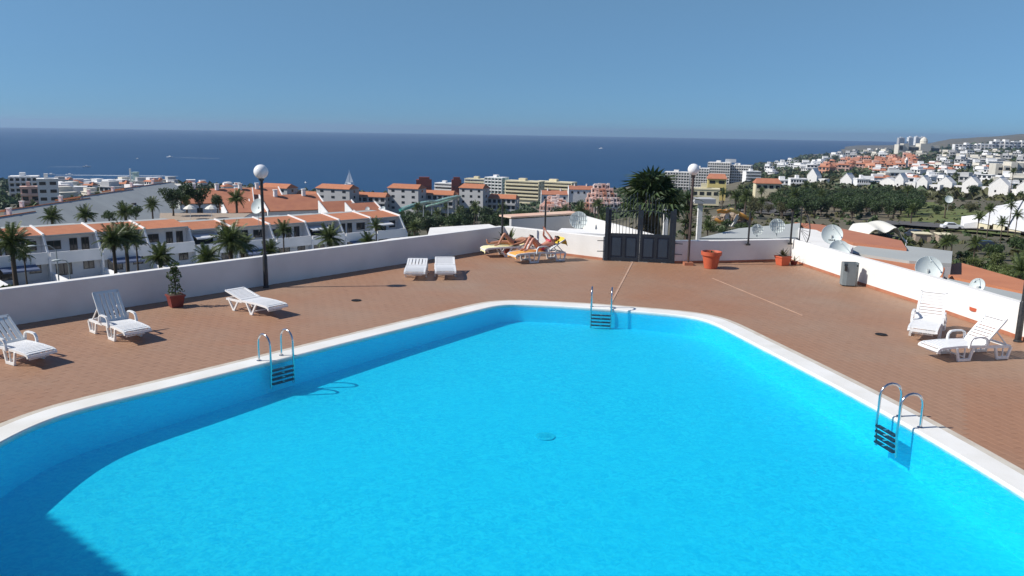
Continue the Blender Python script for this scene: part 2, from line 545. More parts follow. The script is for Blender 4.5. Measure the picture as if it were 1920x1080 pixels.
# floor and walls of the basin are one painted shell
n0 = len(fl.v)
k_ = len(RIMC)
IN1 = offset(RIMC, .004)
for z in (-.035, -.30, -.60, -1.25):
    fl.v += [(p[0], p[1], z) for p in IN1]
for i in range(3):
    for k in range(k_):
        k2 = (k + 1) % k_
        a = n0 + i * k_
        fl.f.append((a + k, a + k2, a + k_ + k2, a + k_ + k))
fl.build('pool_basin', 'pool_blue', kind='structure', label='bright blue painted basin of the swimming pool')
ring('pool_coping', 'coping', [(RIMC, -.05), (RIMC, .012), (offset(RIMC, .018), .028), (offset(RIMC, .41), .030), (offset(RIMC, .425), .02), (offset(RIMC, .425), -.2)], kind='structure', label='smooth white coping band round the swimming pool')
ring('coping_edge', 'edge_strip', [(offset(RIMC, .427), -.2), (offset(RIMC, .427), .020), (offset(RIMC, .56), .020), (offset(RIMC, .565), -.2)], kind='structure', label='weathered beige strip between white coping and brown tiles')

def water_material():
    m = bpy.data.materials.new('pool_water')
    m.use_nodes = True
    N, L = m.node_tree.nodes, m.node_tree.links
    N.remove(N['Principled BSDF'])
    tc = N.new('ShaderNodeTexCoord')
    dis = N.new('ShaderNodeTexNoise')
    dis.inputs['Scale'].default_value = 3.0
    dis.inputs['Detail'].default_value = 3
    L.new(tc.outputs['Object'], dis.inputs['Vector'])
    va = N.new('ShaderNodeVectorMath')
    va.operation = 'MULTIPLY_ADD'
    va.inputs[1].default_value = (.16, .16, .16)
    L.new(dis.outputs['Color'], va.inputs[0])
    L.new(tc.outputs['Object'], va.inputs[2])
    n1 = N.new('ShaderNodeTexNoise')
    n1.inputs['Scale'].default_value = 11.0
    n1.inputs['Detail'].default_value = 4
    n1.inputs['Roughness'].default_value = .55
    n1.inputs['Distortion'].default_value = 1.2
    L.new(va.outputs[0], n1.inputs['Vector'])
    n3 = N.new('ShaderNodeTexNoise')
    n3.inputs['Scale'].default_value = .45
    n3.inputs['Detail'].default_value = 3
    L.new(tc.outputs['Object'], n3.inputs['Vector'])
    # ripple light is painted in: the transmission tint follows the wave noise
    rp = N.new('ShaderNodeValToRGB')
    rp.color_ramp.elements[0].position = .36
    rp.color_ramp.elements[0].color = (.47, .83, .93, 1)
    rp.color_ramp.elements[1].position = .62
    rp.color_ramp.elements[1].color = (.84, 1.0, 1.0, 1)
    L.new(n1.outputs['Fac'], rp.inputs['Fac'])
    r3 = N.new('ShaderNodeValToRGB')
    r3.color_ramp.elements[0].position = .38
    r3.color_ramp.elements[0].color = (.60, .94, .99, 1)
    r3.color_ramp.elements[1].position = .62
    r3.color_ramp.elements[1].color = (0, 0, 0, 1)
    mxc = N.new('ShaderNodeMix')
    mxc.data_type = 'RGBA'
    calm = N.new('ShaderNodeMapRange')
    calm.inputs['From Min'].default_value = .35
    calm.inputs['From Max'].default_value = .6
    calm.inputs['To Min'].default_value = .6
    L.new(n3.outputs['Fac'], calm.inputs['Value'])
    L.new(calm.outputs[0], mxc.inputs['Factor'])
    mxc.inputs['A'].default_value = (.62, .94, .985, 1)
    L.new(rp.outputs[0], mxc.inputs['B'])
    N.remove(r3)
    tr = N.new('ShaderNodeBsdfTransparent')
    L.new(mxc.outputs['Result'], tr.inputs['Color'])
    bp = N.new('ShaderNodeBump')
    bp.inputs['Strength'].default_value = .55
    bp.inputs['Distance'].default_value = .012
    L.new(n1.outputs['Fac'], bp.inputs['Height'])
    gl = N.new('ShaderNodeBsdfGlossy')
    gl.inputs['Roughness'].default_value = .03
    gl.inputs['Color'].default_value = (.8, .8, .8, 1)
    L.new(bp.outputs[0], gl.inputs['Normal'])
    fr = N.new('ShaderNodeFresnel')
    fr.inputs['IOR'].default_value = 1.30
    L.new(bp.outputs[0], fr.inputs['Normal'])
    dm = N.new('ShaderNodeMath')
    dm.operation = 'MULTIPLY'
    dm.inputs[1].default_value = .40
    L.new(fr.outputs[0], dm.inputs[0])
    mx = N.new('ShaderNodeMixShader')
    L.new(dm.outputs[0], mx.inputs[0])
    L.new(tr.outputs[0], mx.inputs[1])
    L.new(gl.outputs[0], mx.inputs[2])
    # seen from below, water throws part of the light back into the basin (total internal reflection)
    ge = N.new('ShaderNodeNewGeometry')
    tir = N.new('ShaderNodeBsdfGlossy')
    tir.inputs['Roughness'].default_value = .45
    tir.inputs['Color'].default_value = (.92, .98, 1.0, 1)
    mu = N.new('ShaderNodeMixShader')
    mu.inputs[0].default_value = .46
    L.new(tr.outputs[0], mu.inputs[1])
    L.new(tir.outputs[0], mu.inputs[2])
    sw_ = N.new('ShaderNodeMixShader')
    L.new(ge.outputs['Backfacing'], sw_.inputs[0])
    L.new(mx.outputs[0], sw_.inputs[1])
    L.new(mu.outputs[0], sw_.inputs[2])
    L.new(sw_.outputs[0], N['Material Output'].inputs['Surface'])
    return m
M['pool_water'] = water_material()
wb = MB()
WR = offset(RIMC, .002)
cx_, cy_ = 0.0, 11.5
wb.v = [(p[0], p[1], -.022) for p in WR] + [(cx_, cy_, -.022)]
wb.f = [(k, (k + 1) % len(WR), len(WR)) for k in range(len(WR))]
if (Vector(WR[1]) - Vector(WR[0])).to_3d().cross(Vector((cx_, cy_, 0)) - Vector(WR[0]).to_3d()).z < 0:
    wb.f = [tuple(reversed(f)) for f in wb.f]
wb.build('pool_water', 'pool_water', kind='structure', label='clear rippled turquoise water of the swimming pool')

md = (0.603, 12.708)
mdt = thing('floor_drain', 'faint greyish floor drain in the middle of the pool', 'drain', (md[0], md[1], -lerp_tab(DEPTH, md[1])))
M['drain_cover'] = mat('drain_cover', (.022, .68, .82), .6)
MB().lathe([(.17, .0), (.17, .012), (.13, .015)], 20).build('rim', 'drain_cover', mdt)
for k in range(4):
    MB().box(0, -.075 + .05 * k, .018, .2, .02, .006).build('grate_bar', 'drain_cover', mdt)

# ---------------------------------------------------------------- deck
WL = [(-15.5, 11.6), (-11.24, 16.85), (-.33, 30.25)]                     # inner faces of the four walls
WB1 = [(-.33, 30.25), (3.17, 27.62)]
WB2 = [(5.60, 27.16), (7.42, 27.45), (9.93, 28.10)]
WRT = [(9.93, 28.10), (10.38, 24.75), (11.0, 20.9), (11.4, 17.3), (11.75, 12.0), (11.9, 2.0)]
deck_poly = [(-15.5, -12), (-15.5, 11.6)] + WL[1:] + [WB1[1]] + WB2 + WRT[1:] + [(11.9, -12)]
from mathutils.geometry import tessellate_polygon
hole = offset(RIMC, .44)
loops = [[Vector((p[0], p[1], 0)) for p in deck_poly], [Vector((p[0], p[1], 0)) for p in hole]]
tris = tessellate_polygon(loops)
flat = loops[0] + loops[1]
db = MB()
db.v = [(p.x, p.y, 0.0) for p in flat]
for t in tris:
    a, b, c = (flat[i] for i in t)
    t = tuple(t) if (b - a).cross(c - a).z > 0 else tuple(reversed(t))
    db.f.append(t)
DECK = db.build('deck_floor', 'grout', kind='structure', label='terracotta plank tiled terrace floor round the pool')

def inside(p, poly):
    x, y = p
    r = False
    j = len(poly) - 1
    for i in range(len(poly)):
        xi, yi = poly[i]
        xj, yj = poly[j]
        if (yi > y) != (yj > y) and x < (xj - xi) * (y - yi) / (yj - yi) + xi:
            r = not r
        j = i
    return r
rng = random.Random(5)
JOINT_A, JOINT_B = Vector((4.25, 27.6)), Vector((2.6, 20.4))
def side(p):                                            # which side of the expansion joint
    d = JOINT_B - JOINT_A
    return d.x * (p[1] - JOINT_A.y) - d.y * (p[0] - JOINT_A.x)
tile_hole = offset(RIMC, .50)
TW, TL, GAP = .15, .31, .0035
cells = []
for zone, ang in ((0, math.atan2(-.51, .86)), (1, math.atan2(-.96, .27))):
    c, s_ = math.cos(ang), math.sin(ang)
    for i in range(-150, 150):
        for j in range(-90, 90):
            u = (j + (.5 if i % 2 else 0)) * TL
            v = i * TW
            x, y = u * c - v * s_ + 1.0, u * s_ + v * c + 17.0
            if y < 4.5 or y > 31 or abs(x) > .75 * y + 1.2:
                continue
            zz = 1 if side((x, y)) > 0 else 0
            if y < 16:
                zz = 0 if x < 0 else 1
            if zz != zone:
                continue
            if not inside((x, y), deck_poly) or inside((x, y), tile_hole):
                continue
            if y > 20 and abs(side((x, y))) / (JOINT_B - JOINT_A).length < .055:
                continue
            cells.append((x, y, ang))
def tile_shape(b, x, y, ang, dz):
    l2, w2, h = (TL - GAP) / 2, (TW - GAP) / 2, .0035 + dz
    c, s_ = math.cos(ang), math.sin(ang)
    vs = []
    for sx, sy, z in ((1, 1, .001), (.99, .98, h)):
        for dx, dy in ((-l2, -w2), (l2, -w2), (l2, w2), (-l2, w2)):
            dx, dy = dx * sx, dy * sy
            vs.append((x + dx * c - dy * s_, y + dx * s_ + dy * c, z))
    b.add(vs, [(4, 5, 6, 7), (0, 1, 5, 4), (1, 2, 6, 5), (2, 3, 7, 6), (3, 0, 4, 7)])
def big(c_):                                            # the tiles that show largest: nearest ones inside the view
    x, y, _a = c_
    return (x * x + y * y) if abs(x) < .60 * y and y > 6.5 and inside((x, y), deck_poly) else 1e9
cells.sort(key=big)
tm = MB()
tile_shape(tm, 0, 0, 0, 0)
tme = tm.mesh('tile', 'tile')
for x, y, a in cells[:296]:
    o = put('tile', tme, DECK, (x, y, rng.uniform(-.0006, .0006)), a + rng.uniform(-.006, .006))
tb2 = MB()
for x, y, a in cells[296:]:
    tile_shape(tb2, x, y, a + rng.uniform(-.006, .006), rng.uniform(-.0006, .0006))
tb2.build('tiles', 'tile', DECK, kind='stuff')
jb = MB()
for (a, b) in ((JOINT_A, JOINT_B), (Vector((7.0, 26.9)), Vector((8.0, 18.3)))):
    pass
jb.beam((JOINT_A.x, JOINT_A.y, .006), (JOINT_B.x, JOINT_B.y, .006), .05, .012)
jb.build('expansion_joint', 'joint', DECK)
ja, jc = (6.244, 24.376), (7.262, 19.341)
MB().beam((ja[0], ja[1], .007), (jc[0], jc[1], .007), .022, .010).build('expansion_joint', 'joint', DECK)

# ---------------------------------------------------------------- walls round the terrace
def wall(name, label, pts, h, thick=.24, skirt=None, m='white_wall', out=1):
    P = [Vector((*p, 0)) for p in pts]
    O = []
    for i, p in enumerate(P):
        d = Vector((0, 0, 0))
        if i:
            d += (P[i] - P[i - 1]).normalized()
        if i < len(P) - 1:
            d += (P[i + 1] - P[i]).normalized()
        d.normalize()
        O.append(p + Vector((-d.y, d.x, 0)) * thick * out)
    b = MB()
    n = len(P)
    for L_, z in ((P, -.02), (P, h - .015), ([p + (o - p) * .05 for p, o in zip(P, O)], h), ([o + (p - o) * .05 for p, o in zip(P, O)], h), (O, h - .015), (O, -6.5)):
        b.v += [(p.x, p.y, z) for p in L_]
    for i in range(5):
        for k in range(n - 1):
            f = (i * n + k, i * n + k + 1, (i + 1) * n + k + 1, (i + 1) * n + k)
            b.f.append(f if out < 0 else tuple(reversed(f)))
    b.f.append(tuple(i * n for i in range(6)))
    b.f.append(tuple(i * n + n - 1 for i in reversed(range(6))))
    o = b.build(name, m, label=label, category='wall', group='walls round the pool terrace')
    if skirt:
        s = MB()
        for k in range(n - 1):
            d = (P[k + 1] - P[k]).normalized()
            off = Vector((d.y, -d.x, 0)) * .008 * out
            s.beam(P[k] + off + Vector((0, 0, .045)), P[k + 1] + off + Vector((0, 0, .045)), .016, .085)
        s.build('skirting', 'skirting', o)
    return o
wall('terrace_wall', 'long white terrace wall in shade behind the left loungers', WL, .83)
wall('terrace_wall', 'short sunlit white wall between corner sunbathers and gate', WB1, .83, skirt=True)
wall('terrace_wall', 'shaded white wall behind the round terracotta pot', WB2, .79, skirt=True)
wall('terrace_wall', 'bright sunlit white wall behind the litter bin', WRT, .80, skirt=True)
#SECTION3
# ---------------------------------------------------------------- pool ladders
def pool_ladder(label, x, y, rz):                       # local -y points into the pool
    t = thing('pool_ladder', label, 'ladder', (x, y, 0), rz, 'ladders of the pool')
    for sx in (-.25, .25):
        path = [(sx, .0, .02)] + [(sx, 0, .28)]
        for k in range(9):
            a = math.pi * k / 8
            path.append((sx, -.19 + .19 * math.cos(a), .39 + .19 * math.sin(a)))
        path += [(sx, -.38, .2), (sx, -.39, -.08), (sx, -.36, -.44)]
        r = MB().tube(path, .021, 10).build('rail', 'steel', t, True)
        MB().lathe([(.05, .026), (.05, .036), (.024, .05)], 14, (sx, 0, 0)).build('flange', 'steel', r, True)
    for k in range(4):
        z = -.10 - k * .088
        st = MB().box(0, -.385, z, .46, .075, .026).build('step', 'tread', t)
        MB().box(0, -.385, z + .017, .05, .079, .006).build('step_clip', 'steel', st)
    return t
x, y = (-4.644, 14.778)
pool_ladder('chrome pool ladder at the shaded left rim near the flat lounger', x, y, math.atan2(.78, .63))
x, y = (2.297, 19.822)
pool_ladder('chrome pool ladder on the far rim in front of the gate', x, y, R(-8))
x, y = (6.270, 11.845)
pool_ladder('chrome pool ladder at the sunny right rim near the frame edge', x, y, math.atan2(-.98, .18))

# ---------------------------------------------------------------- sun loungers
def ring_leg(b, x, y0, y1, zt, splay, tk=.045):         # open trapezoid leg seen from the side
    a0, a1 = y0 - .0, y1 + .0
    b0, b1 = y0 + splay, y1 - splay
    for p, q in (((x, a0, zt), (x, b0, .03)), ((x, a1, zt), (x, b1, .03))):
        b.beam(p, q, tk, .05, (0, 1, 0))
    b.beam((x, b0 - .02, .03), (x, b1 + .02, .03), tk + .006, .06)
    b.beam((x, (b0 + b1) / 2, .05), (x, (a0 + a1) / 2, zt), .03, .02, (0, 1, 0))
def v_leg(b, x, y0, y1, zt):
    m_ = (y0 + y1) / 2
    b.beam((x, y0, zt), (x, m_ - .03, .03), .045, .05, (0, 1, 0))
    b.beam((x, y1, zt), (x, m_ + .03, .03), .045, .05, (0, 1, 0))
    b.beam((x, m_ - .06, .025), (x, m_ + .06, .025), .05, .05)
def lounger(label, x, y, rz, angle=50, arms=True, slats='cross', vlegs=False, m='plastic', group='white plastic sun loungers', back_m=None, size=1.0):
    t = thing('sun_lounger', label, 'sun lounger', (x, y, .011), rz, group)
    t.scale = (size,) * 3
    W = .64
    # seat: a sheet with a turned-down foot end, cut into cross slats on a side frame
    prof = [(-1.0, .25), (-.97, .30), (-.88, .325), (-.5, .345), (-.1, .345), (.22, .335)]
    fr = MB()
    for sx in (-1, 1):
        for (ya, za), (yb, zb) in zip(prof, prof[1:]):
            fr.beam((sx * (W / 2 - .022), ya, za - .012), (sx * (W / 2 - .022), yb, zb - .012), .05, .055)
    fr.beam((-W / 2, -.985, .262), (W / 2, -.985, .262), .05, .06)
    fr.beam((-W / 2, .22, .315), (W / 2, .22, .315), .05, .04)
    for sx in (-1, 1):
        fr.beam((sx * (W / 2 - .02), .2, .30), (sx * (W / 2 - .02), .93, .29), .045, .055)
    fr.beam((-W / 2, .92, .29), (W / 2, .92, .29), .05, .055)
    fr.build('frame', m, t)
    seat = MB()
    for (ya, za), (yb, zb) in zip(prof[1:], prof[2:]):
        n = max(1, round((yb - ya) / .1))
        for i in range(n):
            y0 = ya + (yb - ya) * i / n + .005
            y1 = ya + (yb - ya) * (i + 1) / n - .005
            z0 = za + (zb - za) * i / n
            z1 = za + (zb - za) * (i + 1) / n
            seat.beam((0, y0, (z0 + z1) / 2 + .004), (0, y1, (z0 + z1) / 2 + .004), W - .09, .018)
    seat.build('seat', m, t)
    a = R(angle)
    L_ = .80
    def bp(px, d, off=0):                               # point on the backrest plane
        return (px, .22 + d * math.cos(a) - off * math.sin(a), .345 + d * math.sin(a) + off * math.cos(a))
    nrm = (0, -math.sin(a), math.cos(a))
    bk = MB()
    for sx in (-1, 1):
        bk.beam(bp(sx * (W / 2 - .03), 0), bp(sx * (W / 2 - .03), L_ - .03), .055, .035, nrm)
    bk.beam(bp(-W / 2 + .01, L_ - .035), bp(W / 2 - .01, L_ - .035), .07, .035, nrm)
    bk.beam(bp(-W / 2 + .01, .03), bp(W / 2 - .01, .03), .06, .03, nrm)
    bm_ = back_m or m
    back = bk.build('backrest', bm_, t)
    if slats == 'cross':
        n = 8
        sm = MB()
        sm.beam((-W / 2 + .055, 0, 0), (W / 2 - .055, 0, 0), .062, .016)
        me = sm.mesh('slat', m)
        for i in range(n):
            d = .105 + i * .082
            s = put('slat', me, back, bp(0, d))
            s.rotation_euler = (a, 0, 0)
    else:
        n = 5
        sm = MB()
        sm.box(0, 0, 0, .078, L_ - .12, .016)
        me = sm.mesh('slat', bm_)
        for i in range(n):
            s = put('slat', me, back, bp(-.212 + i * .106, .40))
            s.rotation_euler = (a, 0, 0)
    if angle > 20:
        pr = MB()
        for sx in (-1, 1):
            pr.beam(bp(sx * .24, .46, -.02), (sx * .24, .90, .30), .025)
        pr.beam((-.24, .90, .30), (.24, .90, .30), .025)
        pr.build('prop_bar', m, t)
    for sx in (-1, 1):
        xx = sx * (W / 2 - .005)
        lg = MB()
        if vlegs:
            v_leg(lg, xx, -.45, -.02, .31)
        else:
            ring_leg(lg, xx, -.52, -.08, .31, .075)
        lg.build('leg', m, t)
        lg = MB()
        if vlegs:
            v_leg(lg, xx, .38, .80, .28)
        else:
            ring_leg(lg, xx, .52, .95, .28, .075)
        lg.build('leg', m, t)
    MB().beam((-W / 2, -.3, .10), (W / 2, -.3, .10), .03).build('stretcher', m, t)
    ft = MB()
    for k in range(5):
        xx = -.2 + .1 * k
        ft.beam((xx, -.90, .31), (xx, -.86, .17), .012, .03)
    ft.beam((-.22, -.86, .17), (.22, -.86, .17), .03, .02)
    ft.build('foot_brace', m, t)
    if arms:
        for sx in (-1, 1):
            xx = sx * (W / 2 + .02)
            pts = [(xx, -.22, .30), (xx, -.20, .47), (xx, -.14, .535), (xx, 0, .55), (xx, .16, .545), (xx, .24, .50), (xx, .27, .34)]
            ab = MB()
            for p, q in zip(pts, pts[1:]):
                ab.beam(p, q, .055, .035, (0, 1, 0) if abs(q[2] - p[2]) > abs(q[1] - p[1]) else (0, 0, 1))
            ab.build('armrest', m, t)
    return t
def head(fx, fy):                                       # rotation that points the foot end along (fx, fy)
    return math.atan2(fx, -fy)
def lrel(px, py, fx, fy, lx, ly):                       # lounger origin from a foot print of one leg (lx, ly in its own frame)
    a = head(fx, fy)
    return px - (lx * math.cos(a) - ly * math.sin(a)), py - (lx * math.sin(a) + ly * math.cos(a))
x, y = (-8.282, 15.942)
x, y = lrel(x, y, .77, -.64, -.28, -.27)
lounger('white lounger with upright greyish back, right of the one cut by frame', x, y, head(.77, -.64), 60, True, 'long', back_m='plastic_grey', size=.86)
x, y = (-9.255, 14.125)
x, y = lrel(x, y, .87, -.50, -.28, -.27)
lounger('white lounger cut off by the left frame edge, back raised', x, y, head(.87, -.50), 40, True, 'long', back_m='plastic_grey', size=.84)
x, y = (-6.190, 18.432)
x, y = lrel(x, y, .80, -.60, -.27, -.20)
lounger('white lounger lying nearly flat beside the left lamp post', x, y, head(.80, -.60), 13, False, 'cross', True, size=.86)
x, y = (-3.058, 23.540)
lounger('flat white lounger seen end on with open slots at its head', x + .12, y + .42, head(.06, -1), 9, False, 'long', True, size=.84).scale = (.98, .84, .84)
x, y = (-2.189, 23.707)
lounger('flat white lounger seen end on with a plain closed head', x + .12, y + .42, head(.10, -1), 12, False, 'cross', True, size=.84).scale = (.98, .84, .84)
x, y = (9.575, 17.254)
x, y = lrel(x, y, -.55, -.83, .29, -.28)
lounger('white lounger with slatted back facing the pool, against the right wall', x, y, head(-.55, -.83), 53, True, 'cross', size=.92)
x, y = (9.098, 15.422)
x, y = lrel(x, y, -.97, -.22, .28, -.27)
lounger('white lounger in side view nearest the right frame edge, slatted back raised', x, y, head(-.97, -.22), 48, True, 'cross', size=.88)

# ---------------------------------------------------------------- lamps
def lamp(label, x, y, h, m, base):
    t = thing('globe_lamp', label, 'lamp', (x, y, 0), 0, 'globe lamps of the terrace')
    p = MB().tube([(0, 0, .0), (0, 0, h - .18)], .042, 12).build('pole', m, t, True)
    if base == 'sleeve':
        MB().lathe([(.09, .0), (.09, .03), (.068, .05), (.064, .88), (.045, .93)], 14).build('base_sleeve', m, p, True)
    else:
        MB().box(0, 0, .05, .30, .30, .10).build('base_block', 'skirting', t)
    MB().lathe([(.06, h - .22), (.075, h - .20), (.075, h - .165), (.05, h - .16)], 14).build('collar', m, t, True)
    MB().ball((0, 0, h + .02), .195, 28, 18).build('globe', 'globe', t, True)
x, y = (-6.880, 21.800)
lamp('globe lamp on a black pole against the shaded left wall', x, y, 3.19, 'black_metal', 'sleeve')
x, y = (6.013, 26.869)
lamp('globe lamp on a brown pole beside the gate', x, y, 3.22, 'rusty_pole', 'block')
x, y = (11.223, 17.082)
lamp('lamp post cut by the right frame edge, dark base only in view', x, y, 3.2, 'black_metal', 'sleeve')

# ---------------------------------------------------------------- litter bin, pots, drains
x, y = (10.065, 23.401)
t = thing('litter_bin', 'grey metal litter bin with dark opening by the right wall', 'litter bin', (x + .05, y + .12, .011), R(-8))
b = MB()
poly = [(-.22, -.16), (-.11, -.20), (.14, -.20), (.23, -.10), (.23, .12), (.13, .2), (-.13, .2), (-.22, .12)]
b.prism(poly, .03, .60)
b.build('body', 'bin_grey', t)
MB().prism([(p[0] * .9, p[1] * .9) for p in poly], 0, .03).build('plinth', 'black_metal', t)
hd = MB()
hd.slab(-.22, -.19, -.16, .12, .60, .70)
hd.slab(.20, .23, -.10, .12, .60, .70)
hd.slab(-.19, .20, .10, .14, .60, .70)
hd.prism([(-.11, -.20), (.14, -.20), (.12, -.17), (-.10, -.17)], .60, .70)
hd.build('rim', 'bin_grey', t)
MB().slab(-.185, .195, -.165, .095, .602, .64).build('ash_tray', 'black_metal', t)
op = MB().hexa([(-.19, -.195, .47), (-.125, -.22, .47), (-.125, -.17, .47), (-.19, -.15, .47)], [(-.19, -.195, .60), (-.125, -.22, .60), (-.125, -.17, .60), (-.19, -.15, .60)])
op.build('opening', 'drain', t)

def blades(n, length, spread, seed, wd=.03, curve=.5, up=.25):
    r = random.Random(seed)
    b = MB()
    for i in range(n):
        az = r.uniform(0, 2 * math.pi)
        el = r.uniform(.35, 1.35) * (1 - spread * .3)
        L_ = length * r.uniform(.6, 1.1)
        d = Vector((math.cos(az) * math.cos(el), math.sin(az) * math.cos(el), math.sin(el)))
        s = Vector((-math.sin(az), math.cos(az), 0))
        pts = []
        for k in range(4):
            q = k / 3
            pts.append(d * L_ * q + Vector((0, 0, -curve * L_ * q * q * math.cos(el))))
        ws = [wd * .7, wd, wd * .7, .002]
        vs = []
        for p, ww in zip(pts, ws):
            vs += [p - s * ww, p + Vector((0, 0, -ww * .5)), p + s * ww]
        fs = []
        for k in range(3):
            fs += [(3 * k, 3 * k + 1, 3 * k + 4, 3 * k + 3), (3 * k + 1, 3 * k + 2, 3 * k + 5, 3 * k + 4)]
        b.add(vs, fs)
    return b
def leaf_cloud(n, size, seed, shape, low=0.0):
    """n leaf blades inside shape(rng) -> point; each blade is a bent pair of quads"""
    r = random.Random(seed)
    b = MB()
    for i in range(n):
        p = Vector(shape(r))
        d = Vector((r.gauss(0, 1), r.gauss(0, 1), r.gauss(0, .7))).normalized()
        u = d.orthogonal().normalized()
        u.rotate(Matrix.Rotation(r.uniform(0, 6.28), 3, d))
        s = size * r.uniform(.6, 1.3)
        v = d.cross(u)
        b.add([p - u * s - v * s * .45, p + d * s * .2, p + u * s - v * s * .45, p + u * s + v * s * .45, p + d * s * .2 + v * s * .5, p - u * s + v * s * .45], [(0, 1, 4, 5), (1, 2, 3, 4)])
    return b

x, y = (6.641, 26.072)
t = thing('plant_pot', 'round terracotta pot with small dark plant below right lamp', 'plant pot', (x, y + .2, .011), 0, 'terracotta pots on the terrace')
MB().lathe([(.21, .0), (.235, .10), (.29, .42), (.335, .44), (.345, .56), (.31, .565), (.29, .50)], 28).build('pot', 'terracotta', t, True)
MB().lathe([(.285, .47), (.28, .50)], 20).build('soil', 'soil', t)
blades(16, .2, .8, 3).xf(Matrix.Translation((0, 0, .49))).build('plant', 'leaf_dark', t)

x, y = (9.337, 26.976)
t = thing('plant_pot', 'square orange pot with spiky aloe in the right wall corner', 'plant pot', (x, y + .18, .011), R(20), 'terracotta pots on the terrace')
b = MB().hexa([(-.15, -.15, 0), (.15, -.15, 0), (.15, .15, 0), (-.15, .15, 0)], [(-.19, -.19, .27), (.19, -.19, .27), (.19, .19, .27), (-.19, .19, .27)])
b.slab(-.21, .21, -.21, .21, .27, .32)
b.build('pot', 'terracotta', t)
MB().slab(-.18, .18, -.18, .18, .321, .33).build('soil', 'soil', t)
blades(22, .36, .1, 4, .025, .1).xf(Matrix.Translation((0, 0, .32))).build('plant', 'leaf_olive', t)

x, y = (9.777, 27.241)
t = thing('potted_plant', 'tiny dark pot with a thin grassy plant in the corner', 'plant pot', (x, y + .05, .011), 0, 'terracotta pots on the terrace')
MB().lathe([(.09, .0), (.13, .12), (.12, .13)], 14).build('pot', 'terracotta_dark', t, True)
blades(9, .42, .0, 9, .012, .1).xf(Matrix.Translation((0, 0, .10))).build('plant', 'leaf_light', t)

x, y = (-8.310, 19.029)
t = thing('planter', 'dark red square planter with a tall leafy bush on left wall', 'planter', (x, y + .16, .011), R(40), 'terracotta pots on the terrace')
t.scale = (.82, .82, .80)
b = MB().hexa([(-.16, -.16, 0), (.16, -.16, 0), (.16, .16, 0), (-.16, .16, 0)], [(-.21, -.21, .33), (.21, -.21, .33), (.21, .21, .33), (-.21, .21, .33)])
b.slab(-.235, .235, -.235, .235, .33, .38)
b.build('pot', 'terracotta_dark', t)
MB().slab(-.2, .2, -.2, .2, .381, .39).build('soil', 'soil', t)
MB().tube([(0, 0, .35), (.02, .01, .7), (-.02, -.01, 1.05), (.0, .0, 1.4)], [.022, .018, .014, .006], 7).build('stem', 'bark', t)
def bush(r):
    z = r.random() ** .8
    rad = .21 * (1 - .4 * z) * math.sqrt(r.random()) * (1 + .4 * math.sin(z * 14))
    a = r.uniform(0, 6.28)
    return (rad * math.cos(a), rad * math.sin(a), .42 + z * .95)
leaf_cloud(210, .055, 12, bush).build('foliage', 'leaf', t)

x, y = (11.395, 18.731)
t = thing('plant_pot', 'round terracotta pot half hidden behind the right lounger', 'plant pot', (x + .05, y + .2, .011), 0, 'terracotta pots on the terrace')
MB().lathe([(.17, .0), (.22, .27), (.26, .28), (.265, .36), (.235, .36), (.22, .32)], 24).build('pot', 'terracotta', t, True)
MB().lathe([(.225, .30), (.22, .31)], 20).build('soil', 'soil', t)

for lab, u in (('round dark floor drain between lamp shadow and the left pool rim', (-4.052, 20.238)), ('round dark floor drain left of the two right hand loungers', (8.390, 17.509))):
    t = thing('floor_drain', lab, 'drain', (u[0], u[1], .012), 0, 'floor drains in the terrace')
    MB().lathe([(.13, 0), (.13, .008), (.115, .010), (.112, .004)], 20).build('rim', 'drain', t)
    g_ = MB()
    for k in range(5):
        g_.box(0, -.08 + .04 * k, .006, .2, .012, .006)
    g_.build('grate', 'black_metal', t)

# ---------------------------------------------------------------- gate
gx0, gy0, gx1, gy1 = 3.22, 27.56, 5.58, 27.14
ga = math.atan2(gy1 - gy0, gx1 - gx0)
GW = math.hypot(gx1 - gx0, gy1 - gy0)
t = thing('metal_gate', 'dark slate double gate with panelled base and upright bars', 'gate', (gx0, gy0, 0), ga)
for x in (.05, GW - .05):
    MB().slab(x - .06, x + .06, -.06, .06, 0, 1.86).build('post', 'gate', t)
for k in (0, 1):
    x0 = .113 + k * (GW / 2 - .111)
    x1 = x0 + GW / 2 - .115
    lf = MB()
    lf.slab(x0, x0 + .09, -.035, .035, .015, 1.80)
    lf.slab(x1 - .09, x1, -.035, .035, .015, 1.98 if not k else 1.80)
    for z0, z1 in ((.015, .14), (.88, .98)):
        lf.slab(x0 + .09, x1 - .09, -.03, .03, z0, z1)
    mid = (x0 + x1) / 2
    lf.slab(mid - .05, mid + .05, -.03, .03, .14, .88)
    leaf_o = lf.build('gate_leaf', 'gate', t)
    for a, c in ((x0 + .09, mid - .05), (mid + .05, x1 - .09)):
        p = MB()
        p.slab(a, c, -.006, .012, .14, .88)
        p.build('panel', 'gate_panel', leaf_o)
        q = MB()
        q.slab(a + .05, c - .05, -.026, -.008, .20, .82)
        q.build('raised_panel', 'gate_panel', leaf_o)
    nb = 8
    for i in range(nb):
        bx = x0 + .09 + (x1 - x0 - .18) * (i + .5) / nb
        f = (bx / GW)
        top = 1.80 + .62 * math.sin(math.pi * f) ** 2
        br = MB()
        br.tube([(bx, 0, .98), (bx, 0, top - .07)], .010, 6)
        br.lathe([(.011, top - .08), (.022, top - .05), (.002, top + .02)], 6, (bx, 0, 0))
        br.build('bar', 'gate', leaf_o)
    tr = MB()
    pts = []
    for i in range(9):
        bx = x0 + (x1 - x0) * i / 8
        pts.append((bx, 0, 1.66 + .12 * math.sin(math.pi * bx / GW)))
    tr.tube(pts, .013, 6)
    tr.build('top_rail', 'gate', leaf_o)
